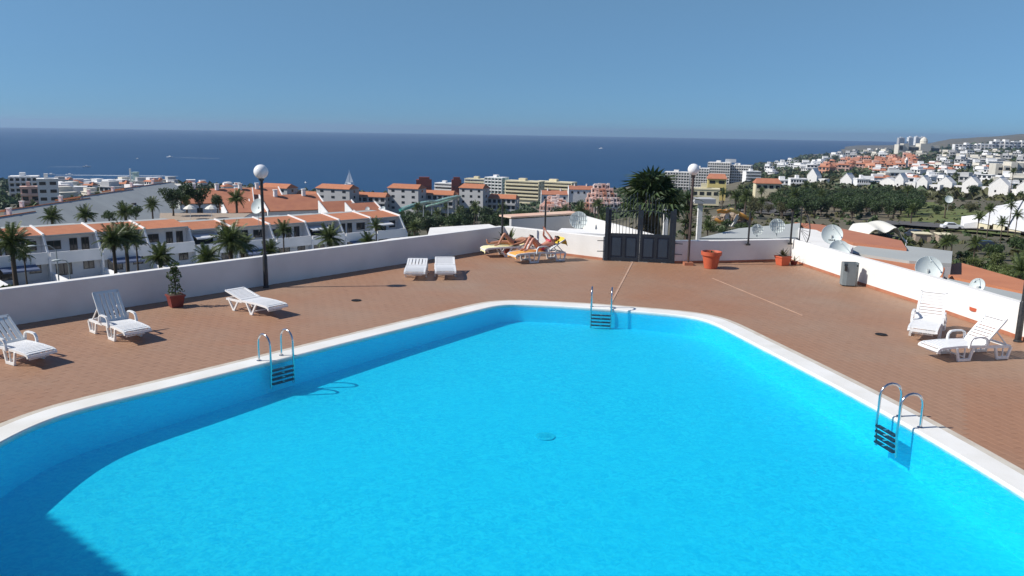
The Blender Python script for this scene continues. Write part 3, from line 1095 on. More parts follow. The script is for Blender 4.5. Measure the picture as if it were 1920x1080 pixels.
for x, s in ((0, -1), (GW, 1)):
    for z in (.33, .70):
        MB().tube([(x, 0, z), (x + s * .26, -.06, z)], .014, 6).build('wall_bolt', 'gate', t)

# ---------------------------------------------------------------- fence posts and the anti-climb fan
for lab, u, hh in (('thin black post on the wall corner behind the sunbathers', (-0.396, 29.102), 1.35), ('black post on the sunlit wall left of the gate', (1.194, 29.409), 1.35),
                   ('black post on the shaded wall right of the round pot', (8.215, 27.540), 1.15), ('black post where shaded wall meets sunlit right wall', (9.826, 27.935), 1.15)):
    t = thing('fence_post', lab, 'post', (u[0], u[1], .62), 0, 'black posts on the terrace wall')
    MB().tube([(0, 0, 0), (0, 0, hh)], .035, 8).build('pole', 'black_metal', t, True)
    MB().box(0, .02, .03, .15, .08, .06).build('bracket', 'black_metal', t)
fx, fy = 10.02, 27.95
t = thing('fence_fan', 'black fan of radiating spikes fixed at the wall corner', 'barrier', (fx, fy, .74), R(-80))
fb = MB()
for z0, z1 in ((0.0, 1.30),):
    fb.tube([(.22, 0, 0), (.22, 0, 1.25)], .02, 6)
fb.tube([(0, 0, .10), (.24, 0, .10)], .02, 6)
fb.tube([(0, 0, 1.15), (.24, 0, 1.15)], .016, 6)
fb.build('frame', 'black_metal', t)
arc = [(.24 + .62 * math.cos(a), 0, .45 + .62 * math.sin(a)) for a in [R(-50 + 12 * k) for k in range(10)]]
MB().tube(arc, .018, 6).build('arc', 'black_metal', t)
for k in range(8):
    a = R(-42 + 13.5 * k)
    MB().tube([(.24 + .08 * math.cos(a), 0, .45 + .08 * math.sin(a)), (.24 + .64 * math.cos(a), 0, .45 + .64 * math.sin(a))], .007, 5).build('spike', 'black_metal', t)

# ---------------------------------------------------------------- satellite dishes
def dish(label, loc, r, az, el=28, ribs=False, mast=1.0, name='satellite_dish', marks=False, cap=False):
    """loc is the centre of the bowl; az is the compass direction it looks (0 = +y, clockwise), mast runs down"""
    t = thing(name, label, 'satellite dish', (loc[0], loc[1], loc[2] - mast), 0, 'satellite dishes')
    rot = Matrix.Translation((0, 0, mast)) @ Matrix.Rotation(R(-az), 4, 'Z') @ Matrix.Rotation(R(el - 90), 4, 'X')
    d = r * .30
    prof = [(r * q, d * q * q - d * .5) for q in (0.02, .25, .45, .65, .82, .94, 1.0)]
    prof += [(r * 1.015, d * .5 - .01)] + [(r * q, d * q * q - d * .5 - .02) for q in (.94, .65, .3, .02)]
    MB().lathe(prof, 30).xf(rot).build('bowl', 'dish', t, True)
    if ribs:
        rb = MB()
        for k in range(7):
            xx = r * (-.75 + .25 * k)
            ww = math.sqrt(max(0, r * r - xx * xx)) * .97
            pa = [(xx, yy, d * (xx * xx + yy * yy) / (r * r) - d * .5 + .012) for yy in (-ww, -ww * .5, 0, ww * .5, ww)]
            rb.tube(pa, .010, 4)
        for k in range(3):
            yy = r * (-.5 + .5 * k)
            ww = math.sqrt(max(0, r * r - yy * yy)) * .97
            rb.tube([(xx, yy, d * (xx * xx + yy * yy) / (r * r) - d * .5 + .014) for xx in (-ww, -ww * .5, 0, ww * .5, ww)], .008, 4)
        rb.xf(rot).build('rib', 'dish_back', t)
    fz = r * .95
    arm = MB().tube([(0, -r * .96, d * .45), (0, -r * .35, fz * .92)], .008, 6)
    arm.xf(rot).build('feed_arm', 'dish', t)
    MB().lathe([(.02, -.03), (.026, .0), (.026, .04), (.02, .05)], 10, (0, -r * .33, fz * .92)).xf(rot).build('feed_horn', 'dish', t, True)
    ms = MB().tube([(0, 0, 0), (0, 0, mast - .05)], .03, 8)
    ms.beam((0, 0, mast - .1), tuple(rot @ Vector((0, 0, -d * .5 - .01))), .06)
    ms.build('mast', 'dish_back', t)
    if marks:
        mk = MB()
        for k, ww in enumerate((.05, .035, .05, .04)):
            mk.box(-.09 + .06 * k, r * .55, d * .32 - d * .5 + .015, ww * .8, .05, .004)
        mk.xf(rot @ Matrix.Rotation(0, 4, 'X')).build('lettering', 'glass_dark', t)
    return t
#SECTION4
# ---------------------------------------------------------------- neighbouring roofs just beyond the walls
def flat_house(name, label, top, z, base, wall_m, roof_m, thick=.12, parapet=None, cat='building', group=None, over=0.0):
    """building whose flat or tiled top follows the polygon top [(x, y), ...] at height z (or one height per corner)"""
    n = len(top)
    zs = z if isinstance(z, (list, tuple)) else [z] * n
    if sum(top[i][0] * top[(i + 1) % n][1] - top[(i + 1) % n][0] * top[i][1] for i in range(n)) < 0:
        top, zs = top[::-1], list(zs)[::-1]
    cx, cy = sum(p[0] for p in top) / n, sum(p[1] for p in top) / n
    t = thing(name, label, cat, (cx, cy, base), 0, group)
    P = [(p[0] - cx, p[1] - cy) for p in top]
    b = MB()
    b.v = [(p[0], p[1], 0) for p in P] + [(p[0], p[1], h - base - thick) for p, h in zip(P, zs)]
    b.f = [tuple(reversed(range(n))), tuple(range(n, 2 * n))] + [(i, (i + 1) % n, n + (i + 1) % n, n + i) for i in range(n)]
    b.build('wall', wall_m, t)
    r = MB()
    Q = [(p[0] * (1 + over), p[1] * (1 + over)) for p in P]
    r.v = [(p[0], p[1], h - base - thick + .002) for p, h in zip(Q, zs)] + [(p[0], p[1], h - base) for p, h in zip(Q, zs)]
    r.f = [tuple(reversed(range(n))), tuple(range(n, 2 * n))] + [(i, (i + 1) % n, n + (i + 1) % n, n + i) for i in range(n)]
    ro = r.build('roof', roof_m, t)
    if parapet:
        for i in range(n):
            if i in parapet:
                ph, pw, pm = parapet[i]
                a, c = Vector((*P[i], zs[i] - base)), Vector((*P[(i + 1) % n], zs[(i + 1) % n] - base))
                d = (c - a).normalized()
                inn = Vector((-d.y, d.x, 0)) * (pw / 2 + .003)
                m_ = MB()
                m_.beam(a + inn + Vector((0, 0, ph / 2 - .05)), c + inn + Vector((0, 0, ph / 2 - .05)), pw, ph + .1)
                m_.build('parapet', pm, t)
    return t
flat_house('annex_building', 'white flat annex roof showing over the left wall', [(-3.049, 27.927), (-3.272, 31.146), (-0.992, 32.755), (-0.505, 31.436)], .62, -6.5, 'render_white', 'white_wall')
flat_house('annex_building', 'low white annex roof strip behind the wall left of larger annex', [(-4.804, 27.154), (-5.459, 26.753), (-4.400, 28.733), (-3.148, 29.958), (-3.208, 29.028)], .5, -6.5, 'render_white', 'render_white')
# roof patio behind the sunlit wall
pa, pb, pc = (-0.123, 35.817), (3.280, 38.220), (5.520, 31.067)
t = thing('patio_building', 'low building with cream coping and sunken roof patio holding a dish', 'building', (pb[0], pb[1], -6.5))
def rel(p, z):
    return Vector((p[0] - pb[0], p[1] - pb[1], z + 6.5))
d1 = (Vector(pa) - Vector(pb)).normalized()
d2 = (Vector(pc) - Vector(pb)).normalized()
q1, q2 = (0.562, 35.519), (6.105, 34.259)
wb_ = MB()
wb_.v = [tuple(rel(p, -6.5)) for p in (pa, q1, q2, pc, pb)] + [tuple(rel(p, -.4)) for p in (pa, q1, q2, pc, pb)]
wb_.f = [(4, 3, 2, 1, 0), (5, 6, 7, 8, 9)] + [(i, (i + 1) % 5, 5 + (i + 1) % 5, 5 + i) for i in range(5)]
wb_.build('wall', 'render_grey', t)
p_ = MB()
p_.beam(rel(pa, .08), rel(pb, .08), .16, .84)
p_.build('side_wall', 'render_grey', t)  # the grey paints in the shade on this parapet face
p_ = MB()
p_.beam(rel(pb, .05), rel(pc, .05), .16, .90)
p_.build('side_wall', 'white_wall', t)
p_ = MB()
p_.beam(rel(pa, .58) + Vector((-.25, .35, 0)), rel(pb, .58) + Vector((-.25, .35, 0)), .95, .07)
p_.build('coping', mat('cream_coping', (.74, .60, .46), .8, (.70, .42, .30), .5, 1), t)
p_ = MB()
dp = (2.936, 35.343)
p_.box(dp[0] - pb[0] + .3, dp[1] - pb[1] - .2, 6.5 - .15, 2.4, 1.5, .5, R(-12))
p_.build('roof_box', 'render_white', t)
dish('white ribbed satellite dish left of the gate', (2.988, 36.150, 0.466), .40, 186, 20, True, .62)

# grey roof beyond the shaded wall
gp = [(7.632, 32.260), (10.226, 35.887), (13.948, 38.559), (11.922, 32.625)]
flat_house('roof_building', 'low building with a dark grey flat roof behind two ribbed dishes', gp, .25, -6.5, 'render_grey', 'roof_grey')
dish('smaller ribbed dish beside black post on the grey roof', (9.997, 32.390, 0.601), .235, 186, 22, True, .28)
dish('larger ribbed dish left of the wall corner on the grey roof', (10.885, 32.670, 0.736), .31, 184, 22, True, .42)

# stepped roofs beyond the right wall
def roof_poly(*px):
    return list(px)
flat_house('step_house', 'white walled house behind the black spike fan with orange roof edge', [(12.828, 35.611), (13.352, 34.893), (12.829, 29.708), (11.818, 27.742), (11.500, 31.822)], .35, -7, 'white_wall', 'white_wall', cat='house')
flat_house('step_house', 'long low orange tiled roof running from fan to canopy', [(13.924, 39.229), (14.951, 38.459), (16.155, 32.852), (15.213, 30.449), (13.771, 31.924), (13.977, 36.404)], .2, -7, 'white_wall', 'roof_red', cat='house')
flat_house('step_house', 'grey slab roof behind the pair of dishes', [(12.694, 30.007), (14.929, 33.273), (17.094, 30.629), (15.385, 27.538), (14.131, 27.994)], .1, -7, 'render_grey', 'roof_grey', cat='house')
flat_house('step_house', 'narrow orange tiled roof between grey slab and sunlit wall', [(12.984, 30.290), (14.296, 28.507), (14.992, 27.197), (14.215, 25.868), (12.434, 28.682)], .0, -7, 'white_wall', 'roof_orange', cat='house')
flat_house('step_house', 'white parapet strip along the right wall left of big dish', [(11.738, 27.089), (12.503, 24.129), (12.150, 23.549), (11.450, 26.485)], .3, -7, 'white_wall', 'white_wall', cat='house')
flat_house('step_house', 'wide orange tiled roof right of the big dish', [(15.535, 28.889), (17.309, 30.402), (17.489, 24.862), (16.500, 23.396), (15.262, 27.014)], -.3, -7, 'white_wall', 'roof_orange', cat='house')
flat_house('step_house', 'grey roof strip and white wall right behind small dish', [(14.245, 25.637), (15.590, 22.093), (14.905, 21.079), (13.996, 24.422)], -.1, -7, 'white_wall', 'roof_grey', cat='house')
for lab, px, r_, az, el, kw in (('white dish with small lettering, upper of the pair behind right wall', (1560, 440), .365, 196, 24, dict(marks=True)),):
    dish(lab, (11.538, 28.600, 0.916), r_, az, el, False, 1.3, **kw)
dish('white dish, lower of the pair behind the right wall', (10.949, 26.400, 0.667), .345, 188, 30, False, .8)
dish('biggest white dish, behind the middle of right wall', (11.986, 22.600, 0.705), .365, 195, 26, False, .9)
dish('small white dish seen edge on behind far right wall', (12.032, 20.200, 0.672), .20, 240, 20, False, .6)

# ---------------------------------------------------------------- palms
def frond(length, droop, seed, leaf=.30, nl=16, wd=.022):
    r = random.Random(seed)
    b = MB()
    pts = []
    for k in range(7):
        q = k / 6
        pts.append(Vector((length * (q - .12 * droop * q * q), 0, length * (.42 * q - droop * q * q * .75))))
    b.tube(pts, [.03 * (1 - .8 * k / 6) for k in range(7)], 4)
    def at_(q):
        i = min(5, int(q * 6))
        return pts[i].lerp(pts[i + 1], q * 6 - i)
    for i in range(nl):
        q = .14 + .86 * i / (nl - 1)
        p = at_(q)
        L_ = leaf * length * (1 - .55 * abs(q - .4) / .6) * r.uniform(.85, 1.1)
        for s in (-1, 1):
            e = p + Vector((L_ * .55, s * L_ * .8, -L_ * r.uniform(.25, .55)))
            m_ = p.lerp(e, .5) + Vector((0, 0, L_ * .10))
            w_ = Vector((wd * length * .8, 0, 0))
            b.add([p - w_, p + w_, m_ + w_, m_ - w_, e], [(0, 1, 2, 3), (3, 2, 4)])
    return b
def date_palm_parts(nf, seed, trunk_r, full=1.15):
    """unit trunk (height 1) and unit crown (frond length about 1)"""
    r = random.Random(seed)
    tk = MB()
    n = 7
    tk.tube([(.02 * math.sin(k), 0, k / n) for k in range(n + 1)], [trunk_r * (1.2 - .4 * k / n + .10 * (k % 2)) for k in range(n + 1)], 9)
    cr = MB()
    for i in range(nf):
        f = frond(r.uniform(.8, 1.1), r.uniform(.45, full) if i > nf * .3 else r.uniform(.1, .5), seed * 100 + i, nl=20)
        el = i / nf
        tilt = R(58 - 92 * el + r.uniform(-10, 10))
        f.xf(Matrix.Rotation(i * 2.4, 4, 'Z') @ Matrix.Rotation(-tilt, 4, 'Y') @ Matrix.Rotation(r.uniform(-.4, .4), 4, 'X'))
        cr.add(f.v, f.f)
    dd = MB()
    for i in range(14):
        f = frond(r.uniform(.55, .8), .9, seed * 77 + i, nl=9)
        f.xf(Matrix.Rotation(i * 2.4, 4, 'Z') @ Matrix.Rotation(R(r.uniform(55, 80)), 4, 'Y'))
        dd.add(f.v, f.f)
    return tk.mesh('trunk', 'palm_trunk', True), cr.mesh('crown', 'palm_leaf'), dd.mesh('dead_fronds', 'leaf_dry')
PALMS = [date_palm_parts(40, 3, .16), date_palm_parts(26, 4, .10), date_palm_parts(46, 5, .2, .9)]
def palm(label, p, h, kind, rz, group, crown=1.7, name='palm_tree'):
    t = thing(name, label, 'palm tree', p, rz, group)
    tk, cr, dd = PALMS[kind]
    put('trunk', tk, t).scale = (crown * .6, crown * .6, h)
    c = put('crown', cr, t, (0, 0, h))
    c.scale = (crown,) * 3
    if kind != 2:
        d = put('dead_fronds', dd, t, (0, 0, h - .05))
        d.scale = (crown * .8,) * 3
    return t
# ---------------------------------------------------------------- broadleaf trees
def crown_shape(lobes):
    tot = sum(l[3] ** 3 for l in lobes)
    def f(r):
        q = r.uniform(0, tot)
        for x, y, z, s in lobes:
            q -= s ** 3
            if q <= 0:
                break
        d = Vector((r.gauss(0, 1), r.gauss(0, 1), r.gauss(0, 1))).normalized() * s * (r.random() ** .38)
        return (x + d.x, y + d.y, z + d.z * .8)
    return f
def tree_parts(seed, n, size, m, spread=1.0, trunk=.35):
    r = random.Random(seed)
    lobes = [(0, 0, .62, .27)]
    for k in range(7):
        a = k * .9 + r.uniform(-.3, .3)
        d = r.uniform(.12, .30) * spread
        lobes.append((d * math.cos(a), d * math.sin(a), r.uniform(.36 if trunk < .3 else .45, .82), r.uniform(.15, .22)))
    cr = leaf_cloud(n, size, seed, crown_shape(lobes)).mesh('crown', m)
    tk = MB()
    tk.tube([(0, 0, 0), (.01, 0, trunk * .6), (0, 0, trunk), (.01, .01, .65)], [.035, .028, .025, .01], 7)
    for x, y, z, s in lobes[1:5]:
        tk.tube([(0, 0, trunk * .8), (x * .5, y * .5, (trunk + z) * .5), (x, y, z)], [.018, .012, .005], 5)
    return tk.mesh('trunk', 'bark', True), cr
TREES = [tree_parts(1, 1500, .030, 'leaf_dark', 1.0, .22), tree_parts(2, 1400, .030, 'leaf', 1.0, .25), tree_parts(3, 1100, .030, 'leaf_olive', 1.2), tree_parts(4, 1400, .030, 'leaf_dark', .7, .15), tree_parts(5, 1200, .030, 'leaf_light', 1.0, .22)]
def tree(label, p, h, kind, rz, group, wide=1.0, name='tree', cat='tree'):
    t = thing(name, label, cat, p, rz, group)
    tk, cr = TREES[kind]
    for nm, me in (('trunk', tk), ('crown', cr)):
        put(nm, me, t).scale = (h * wide, h * wide, h)
    return t

# big fan palm behind the gate: separate fans, and a skirt of dead leaves
gpx, gpy, _z = (6.861, 40.000, -0.544)
gz = -5.5
t = thing('fan_palm', 'big dark fan palm with brown skirt right behind the gate', 'palm tree', (gpx, gpy, gz))
top = 0.643 - gz
tk = MB().tube([(0, 0, 0), (.02, 0, top * .5), (0, 0, top)], [.55, .50, .36], 12)
tk.build('trunk', 'palm_trunk', t, True)
def fan(seed, L_=1.0, blades_=13):
    r = random.Random(seed)
    b = MB()
    b.tube([(0, 0, 0), (L_ * .30, 0, .05 * L_), (L_ * .62, 0, .03 * L_)], [.022, .016, .012], 5)
    o = Vector((L_ * .60, 0, .03 * L_))
    for i in range(blades_):
        a = R(-95 + 190 * i / (blades_ - 1))
        ln = L_ * .62 * (1 - .25 * abs(a) / 1.6) * r.uniform(.9, 1.05)
        d = Vector((math.cos(a), math.sin(a), 0))
        s = Vector((-math.sin(a), math.cos(a), 0))
        m_ = o + d * ln * .6 + Vector((0, 0, .06 * L_))
        e = o + d * ln + Vector((0, 0, -.20 * L_ * r.uniform(.6, 1.4)))
        b.add([o - s * .01, o + s * .01, m_ + s * .05 * L_ + Vector((0, 0, .02)), m_ - s * .05 * L_, m_ + Vector((0, 0, -.02)), e], [(0, 4, 3), (0, 1, 4), (1, 2, 4), (3, 4, 5), (4, 2, 5)])
    return b
fans = [fan(k).mesh('frond', 'leaf_dark' if k < 4 else 'palm_leaf') for k in range(5)]
dead = [fan(20 + k, 1.0, 9).mesh('dead_frond', 'leaf_dry') for k in range(2)]
cr = MB().lathe([(.30, -.2), (.42, .1), (.25, .45), (.05, .55)], 12, (0, 0, top)).build('crown', 'palm_trunk', t, True)
rg = random.Random(8)
for i in range(40):
    o = put('frond', fans[i % 5], cr)
    q = i / 40
    el = R(80 - 96 * q + rg.uniform(-8, 8))
    o.matrix_local = Matrix.Translation((0, 0, top + .25 * (1 - q))) @ Matrix.Rotation(i * 2.399, 4, 'Z') @ Matrix.Rotation(-el, 4, 'Y') @ Matrix.Rotation(rg.uniform(-.4, .4), 4, 'X') @ Matrix.Scale(rg.uniform(1.45, 1.9), 4)
sk = MB().lathe([(.5, -2.4), (.62, -1.2), (.5, -.2)], 12, (0, 0, top)).build('leaf_skirt', 'leaf_dry', t, True)
for i in range(90):
    o = put('dead_frond', dead[i % 2], sk)
    q = i / 90
    o.matrix_local = Matrix.Translation((0, 0, top - .1 - 2.0 * q)) @ Matrix.Rotation(i * 2.399, 4, 'Z') @ Matrix.Rotation(R(rg.uniform(48, 82)), 4, 'Y') @ Matrix.Scale(rg.uniform(.9, 1.3), 4)
# spiky yucca right of it
yx, yy, yz = (7.468, 34.000, 0.063)
t = thing('yucca', 'tall spiky dark yucca beside the lamp right of the gate', 'yucca', (yx, yy, -5.5))
hy = yz + 5.5 + 1.6
MB().tube([(0, 0, 0), (.05, 0, hy)], [.2, .12], 8).build('trunk', 'palm_trunk', t, True)
yb = MB()
for k, (zz, ln, nn) in enumerate(((hy, .75, 50), (hy - .5, .7, 60), (hy - 1.0, .65, 60), (hy - 1.5, .55, 50), (hy - 1.9, .5, 40))):
    bl = blades(nn, ln, .3, 40 + k, .035, .5)
    bl.xf(Matrix.Translation((0, 0, zz)))
    yb.add(bl.v, bl.f)
yb.build('crown', 'leaf_dark', t)

# white portico beyond the yucca
px_, py_, pz_ = (11.291, 48.000, -1.776)
t = thing('white_portico', 'white portico slab on two columns behind the right lamp', 'portico', (px_, py_, -7))
z1 = 0.357 + 7
MB().box(.1, 0, z1 + .14, 1.25, 1.4, .28).build('slab', 'render_grey', t)
for xx in (-.02, -2.05):
    MB().box(xx, 0, (z1 + (.0 if xx > -1 else -.4)) / 2, .26, .26, z1 - .01 + (.0 if xx > -1 else -.4)).build('column', 'white_wall', t)

# tensile canopy
cx0, cy0, cz0 = (39.296, 88.000, -5.722)
gzc = ground(cx0, cy0)
t = thing('tent_canopy', 'cream tensile canopy with sagging peaks over a dark terrace', 'canopy', (cx0, cy0, gzc))
cb = MB()
nu, nv = 26, 10
def sstep(x):
    x = max(0.0, min(1.0, x))
    return x * x * (3 - 2 * x)
def canopy_z(u, v):
    top_ = 4.7 + 1.9 * sstep((u - .22) / .36) - 1.1 * sstep((u - .80) / .20)
    edge = abs(2 * v - 1)
    return top_ - .75 * edge ** 1.5 * (.75 + .35 * math.cos(u * 19)) + .12 * math.sin(u * 19)
Wc, Dc = 7.2, 6.0
for j in range(nv + 1):
    for i in range(nu + 1):
        u, v = i / nu, j / nv
        tap = .35 + .65 * min(1, u * 1.8)
        cb.v.append((-Wc * .55 + Wc * u, (v - .5) * Dc * tap, canopy_z(u, v)))
n_ = len(cb.v)
cb.v += [(x, y, z - .05) for x, y, z in cb.v]
for j in range(nv):
    for i in range(nu):
        a = j * (nu + 1) + i
        cb.f.append((a, a + 1, a + nu + 2, a + nu + 1))
        cb.f.append((n_ + a, n_ + a + nu + 1, n_ + a + nu + 2, n_ + a + 1))
cb.build('fabric', 'canopy', t, True)
for xx, yy in ((-3.6, 0), (-1.2, -2.2), (1.2, -2.9), (3.1, -2.9), (3.1, 2.9), (0, 2.8)):
    u, v = (xx + Wc * .55) / Wc, .5
    MB().tube([(xx, yy, 0), (xx, yy, 5.0)], .06, 6).build('post', 'frame_white', t)
MB().box(1.0, 0.3, 2.5, 4.8, 4.2, 5.0).build('bar_counter', 'dark_metal_roof', t)  # dark box standing in for the shade under the canopy

# ---------------------------------------------------------------- terraced row on the left
def pane_mesh(wd, ht):
    return MB().box(0, 0, 0, wd, .03, ht).mesh('pane', 'glass_dark')
def frame_mesh(wd, ht, m='frame_brown'):
    b = MB()
    f = .07
    for x0, x1, z0, z1 in ((-wd / 2, wd / 2, ht / 2 - f, ht / 2), (-wd / 2, wd / 2, -ht / 2, -ht / 2 + f), (-wd / 2, -wd / 2 + f, -ht / 2 + f, ht / 2 - f), (wd / 2 - f, wd / 2, -ht / 2 + f, ht / 2 - f), (-f / 2, f / 2, -ht / 2 + f, ht / 2 - f)):
        b.slab(x0, x1, -.05, .02, z0, z1)
    return b.mesh('window', m)
WIN = {}
def window(parent, x, y, z, wd, ht, name='window', rz=0):
    k = (wd, ht, name)
    if k not in WIN:
        f = frame_mesh(wd, ht)
        WIN[k] = (f, pane_mesh(wd - .1, ht - .1))
    f, p = WIN[k]
    o = put(name, f, parent, (x, y, z), rz)
    put('pane', p, o)
    return o
def awning(parent, x0, x1, y, z, dep, drop, m):
    b = MB()
    n = 8
    for i in range(n):
        a0, a1 = x0 + (x1 - x0) * i / n, x0 + (x1 - x0) * (i + 1) / n
        b.hexa([(a0, y - dep, z - drop - .03), (a1, y - dep, z - drop - .03), (a1, y, z - .03), (a0, y, z - .03)], [(a0, y - dep, z - drop), (a1, y - dep, z - drop), (a1, y, z), (a0, y, z)])
    b.slab(x0, x1, y - dep - .015, y - dep - .003, z - drop - .22, z - drop)
    return b.build('awning', m, parent)
UW = 5.66
def terrace_unit(label, x, y, z, variant, last=False):
    # local x runs along the row, local -y is the garden front, z = 0 is the eave line of the roof
    t = thing('terraced_house', label, 'house', (x, y, z), R(45), 'terraced houses with orange roofs beyond the left wall')
    t.scale = (1, 1, .84)
    D = 4.3
    b = MB()
    b.slab(.12, UW - .12, .45, D + 3, -8.5, -.25)                       # upper and lower rooms
    b.slab(.12, UW - .12, -1.2, .447, -8.5, -3.05)                      # the lower room comes further forward
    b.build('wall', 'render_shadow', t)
    r = MB().hexa([(.10, -.15, -.20), (UW - .10, -.15, -.20), (UW - .10, D, .45), (.10, D, .45)], [(.10, -.15, -.02), (UW - .10, -.15, -.02), (UW - .10, D, .62), (.10, D, .62)])
    ro = r.build('roof', 'roof_orange', t)
    MB().slab(.10, UW - .10, -.20, -.153, -.26, -.02).build('gutter', 'roof_grey', ro)
    MB().slab(.10, UW - .10, D + .002, D + 3.2, -.2, .42).build('rear_roof', 'roof_grey', t)
    for xx in ((0, UW) if last else (0,)):
        f = MB()
        f.hexa([(xx - .11, -.35, -.15), (xx + .11, -.35, -.15), (xx + .11, D + .3, .55), (xx - .11, D + .3, .55)], [(xx - .11, -.35, .22), (xx + .11, -.35, .22), (xx + .11, D + .3, .92), (xx - .11, D + .3, .92)])
        f.hexa([(xx - .11, -2.1, -3.0), (xx + .11, -2.1, -3.0), (xx + .11, .45, -3.0), (xx - .11, .45, -3.0)], [(xx - .11, -.35, -.16), (xx + .11, -.35, -.16), (xx + .11, .45, -.16), (xx - .11, .45, -.16)])
        f.slab(xx - .11, xx + .11, -2.1, .45, -8.5, -3.01)
        f.build('party_wall', 'render_white', t)
    bal = MB()
    bal.slab(.12, UW - .12, -1.95, -1.80, -3.75, -2.15)
    bal.slab(.12, UW - .12, -1.79, .44, -3.04, -2.9)
    bal.build('balcony', 'render_white', t)
    yw = .44
    if variant % 3 == 0:
        window(t, 1.2, yw, -1.55, 1.5, 1.25)
        window(t, 3.3, yw, -1.75, .85, 2.0, 'door')
        window(t, 4.6, yw, -1.75, .85, 2.0, 'door')
    elif variant % 3 == 1:
        window(t, 1.1, yw, -1.75, .85, 2.0, 'door')
        window(t, 2.3, yw, -1.75, .85, 2.0, 'door')
        window(t, 4.3, yw, -1.5, 1.5, 1.3)
    else:
        awning(t, .4, 3.6, .42, -.75, 1.9, .45, 'awning_white')
        window(t, 2.0, yw, -1.8, 2.8, 1.7)
        window(t, 4.6, yw, -1.5, 1.2, 1.3)
    yl = -1.21
    window(t, 1.6, yl, -4.55, 1.7, 2.0, 'door')
    window(t, 4.3, yl, -4.4, 1.2, 1.2)
    if variant in (1, 4):
        awning(t, .6, 4.2, yl, -3.5, 2.4, .5, 'awning_blue')
    if variant in (5,):
        awning(t, 1.0, 4.8, yl, -3.5, 2.2, .5, 'awning_white')
    # front garden: white dividing wall and paved floor
    gd = MB()
    gd.slab(.02, .22, -9.5, -2.12, -8.5, -4.9)
    gd.slab(.22, UW, -9.5, -9.3, -8.5, -5.2)
    gd.slab(.22, UW, -9.29, -1.21, -8.5, -6.05)
    gd.build('garden_wall', 'render_white', t)
    return t
row_labels = ['terraced house at the far left edge behind a palm', 'terraced house with dark blue awning over its garden', 'terraced house half hidden by a pair of palms, higher roof', 'terraced house with a pale awning above its lower roof, left of dish', 'terraced house right behind the dish and leftmost palm of three',
              'terraced house crossed by the left lamp pole', 'terraced house behind the thin palm right of lamp', 'terraced house with a bushy palm in front of it', 'last terraced house at right end with twin pale awnings']
var = [0, 1, 3, 2, 4, 0, 2, 1, 2]
for k in range(-1, 9):
    zz = -8.25 - .06 * k - (.45 if k >= 3 else 0)
    xx, yy = -54.3 + 4.0 * k, 91.0 + 4.0 * k
    if k < 0:
        terrace_unit('terraced house cut by the left frame edge', xx, yy, zz, 1)
        continue
    terrace_unit(row_labels[k], xx, yy, zz, var[k], k == 8)

# grey backed row behind it
def grey_unit(label, rx, ry, rz_, wd, lk, depth=7.0, drop=4.6):
    t = thing('row_house', label, 'house', (rx, ry, rz_), R(88), 'row houses with grey rear roofs')
    b = MB()
    b.hexa([(0, -depth, -drop - 5), (wd, -depth, -drop - 5), (wd, 4, -drop - 5), (0, 4, -drop - 5)], [(0, -depth, -drop - .2), (wd, -depth, -drop - .2), (wd, 0, -.45), (0, 0, -.45)])
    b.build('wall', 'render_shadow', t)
    MB().hexa([(0, -depth - .3, -drop - .18), (wd, -depth - .3, -drop - .18), (wd, 0, -.43), (0, 0, -.43)], [(0, -depth - .3, -drop), (wd, -depth - .3, -drop), (wd, 0, -.25), (0, 0, -.25)]).build('rear_roof', 'roof_grey', t)
    MB().hexa([(-.1, -.12, -.42), (wd + .1, -.12, -.42), (wd + .1, 4.5, -1.2), (-.1, 4.5, -1.2)], [(-.1, -.12, -.18), (wd + .1, -.12, -.18), (wd + .1, 4.5, -.9), (-.1, 4.5, -.9)]).build('roof', 'roof_orange', t)
    for q in (.25, .7):
        c = MB().box(wd * q, 1.0, .1, .5, .45, .8)
        c.box(wd * q, 1.0, .56, .65, .6, .1)
        c.build('chimney', 'render_white', t)
    if lk:
        MB().box(wd * .55, -depth * .45, -drop * .45 - .0, .9, .5, .35, 0).build('roof_vent', 'dark_metal_roof', t)
    return t
gl = [('grey roofed row house cut by the left frame edge', (-69.583, 101.00, -7.800), 13.5), ('grey roofed row house above the leftmost orange terrace roof', (-73.771, 115.00, -7.774), 22), ('grey roofed row house in the middle, with a dark vent', (-75.393, 138.50, -7.677), 18), ('grey roofed row house highest and rightmost in its row', (-77.194, 158.00, -7.656), 20)]
for k, (lab, p, wd) in enumerate(gl):
    grey_unit(lab, p[0], p[1], p[2], wd, k in (1, 2, 3), 9.5, 5.2)

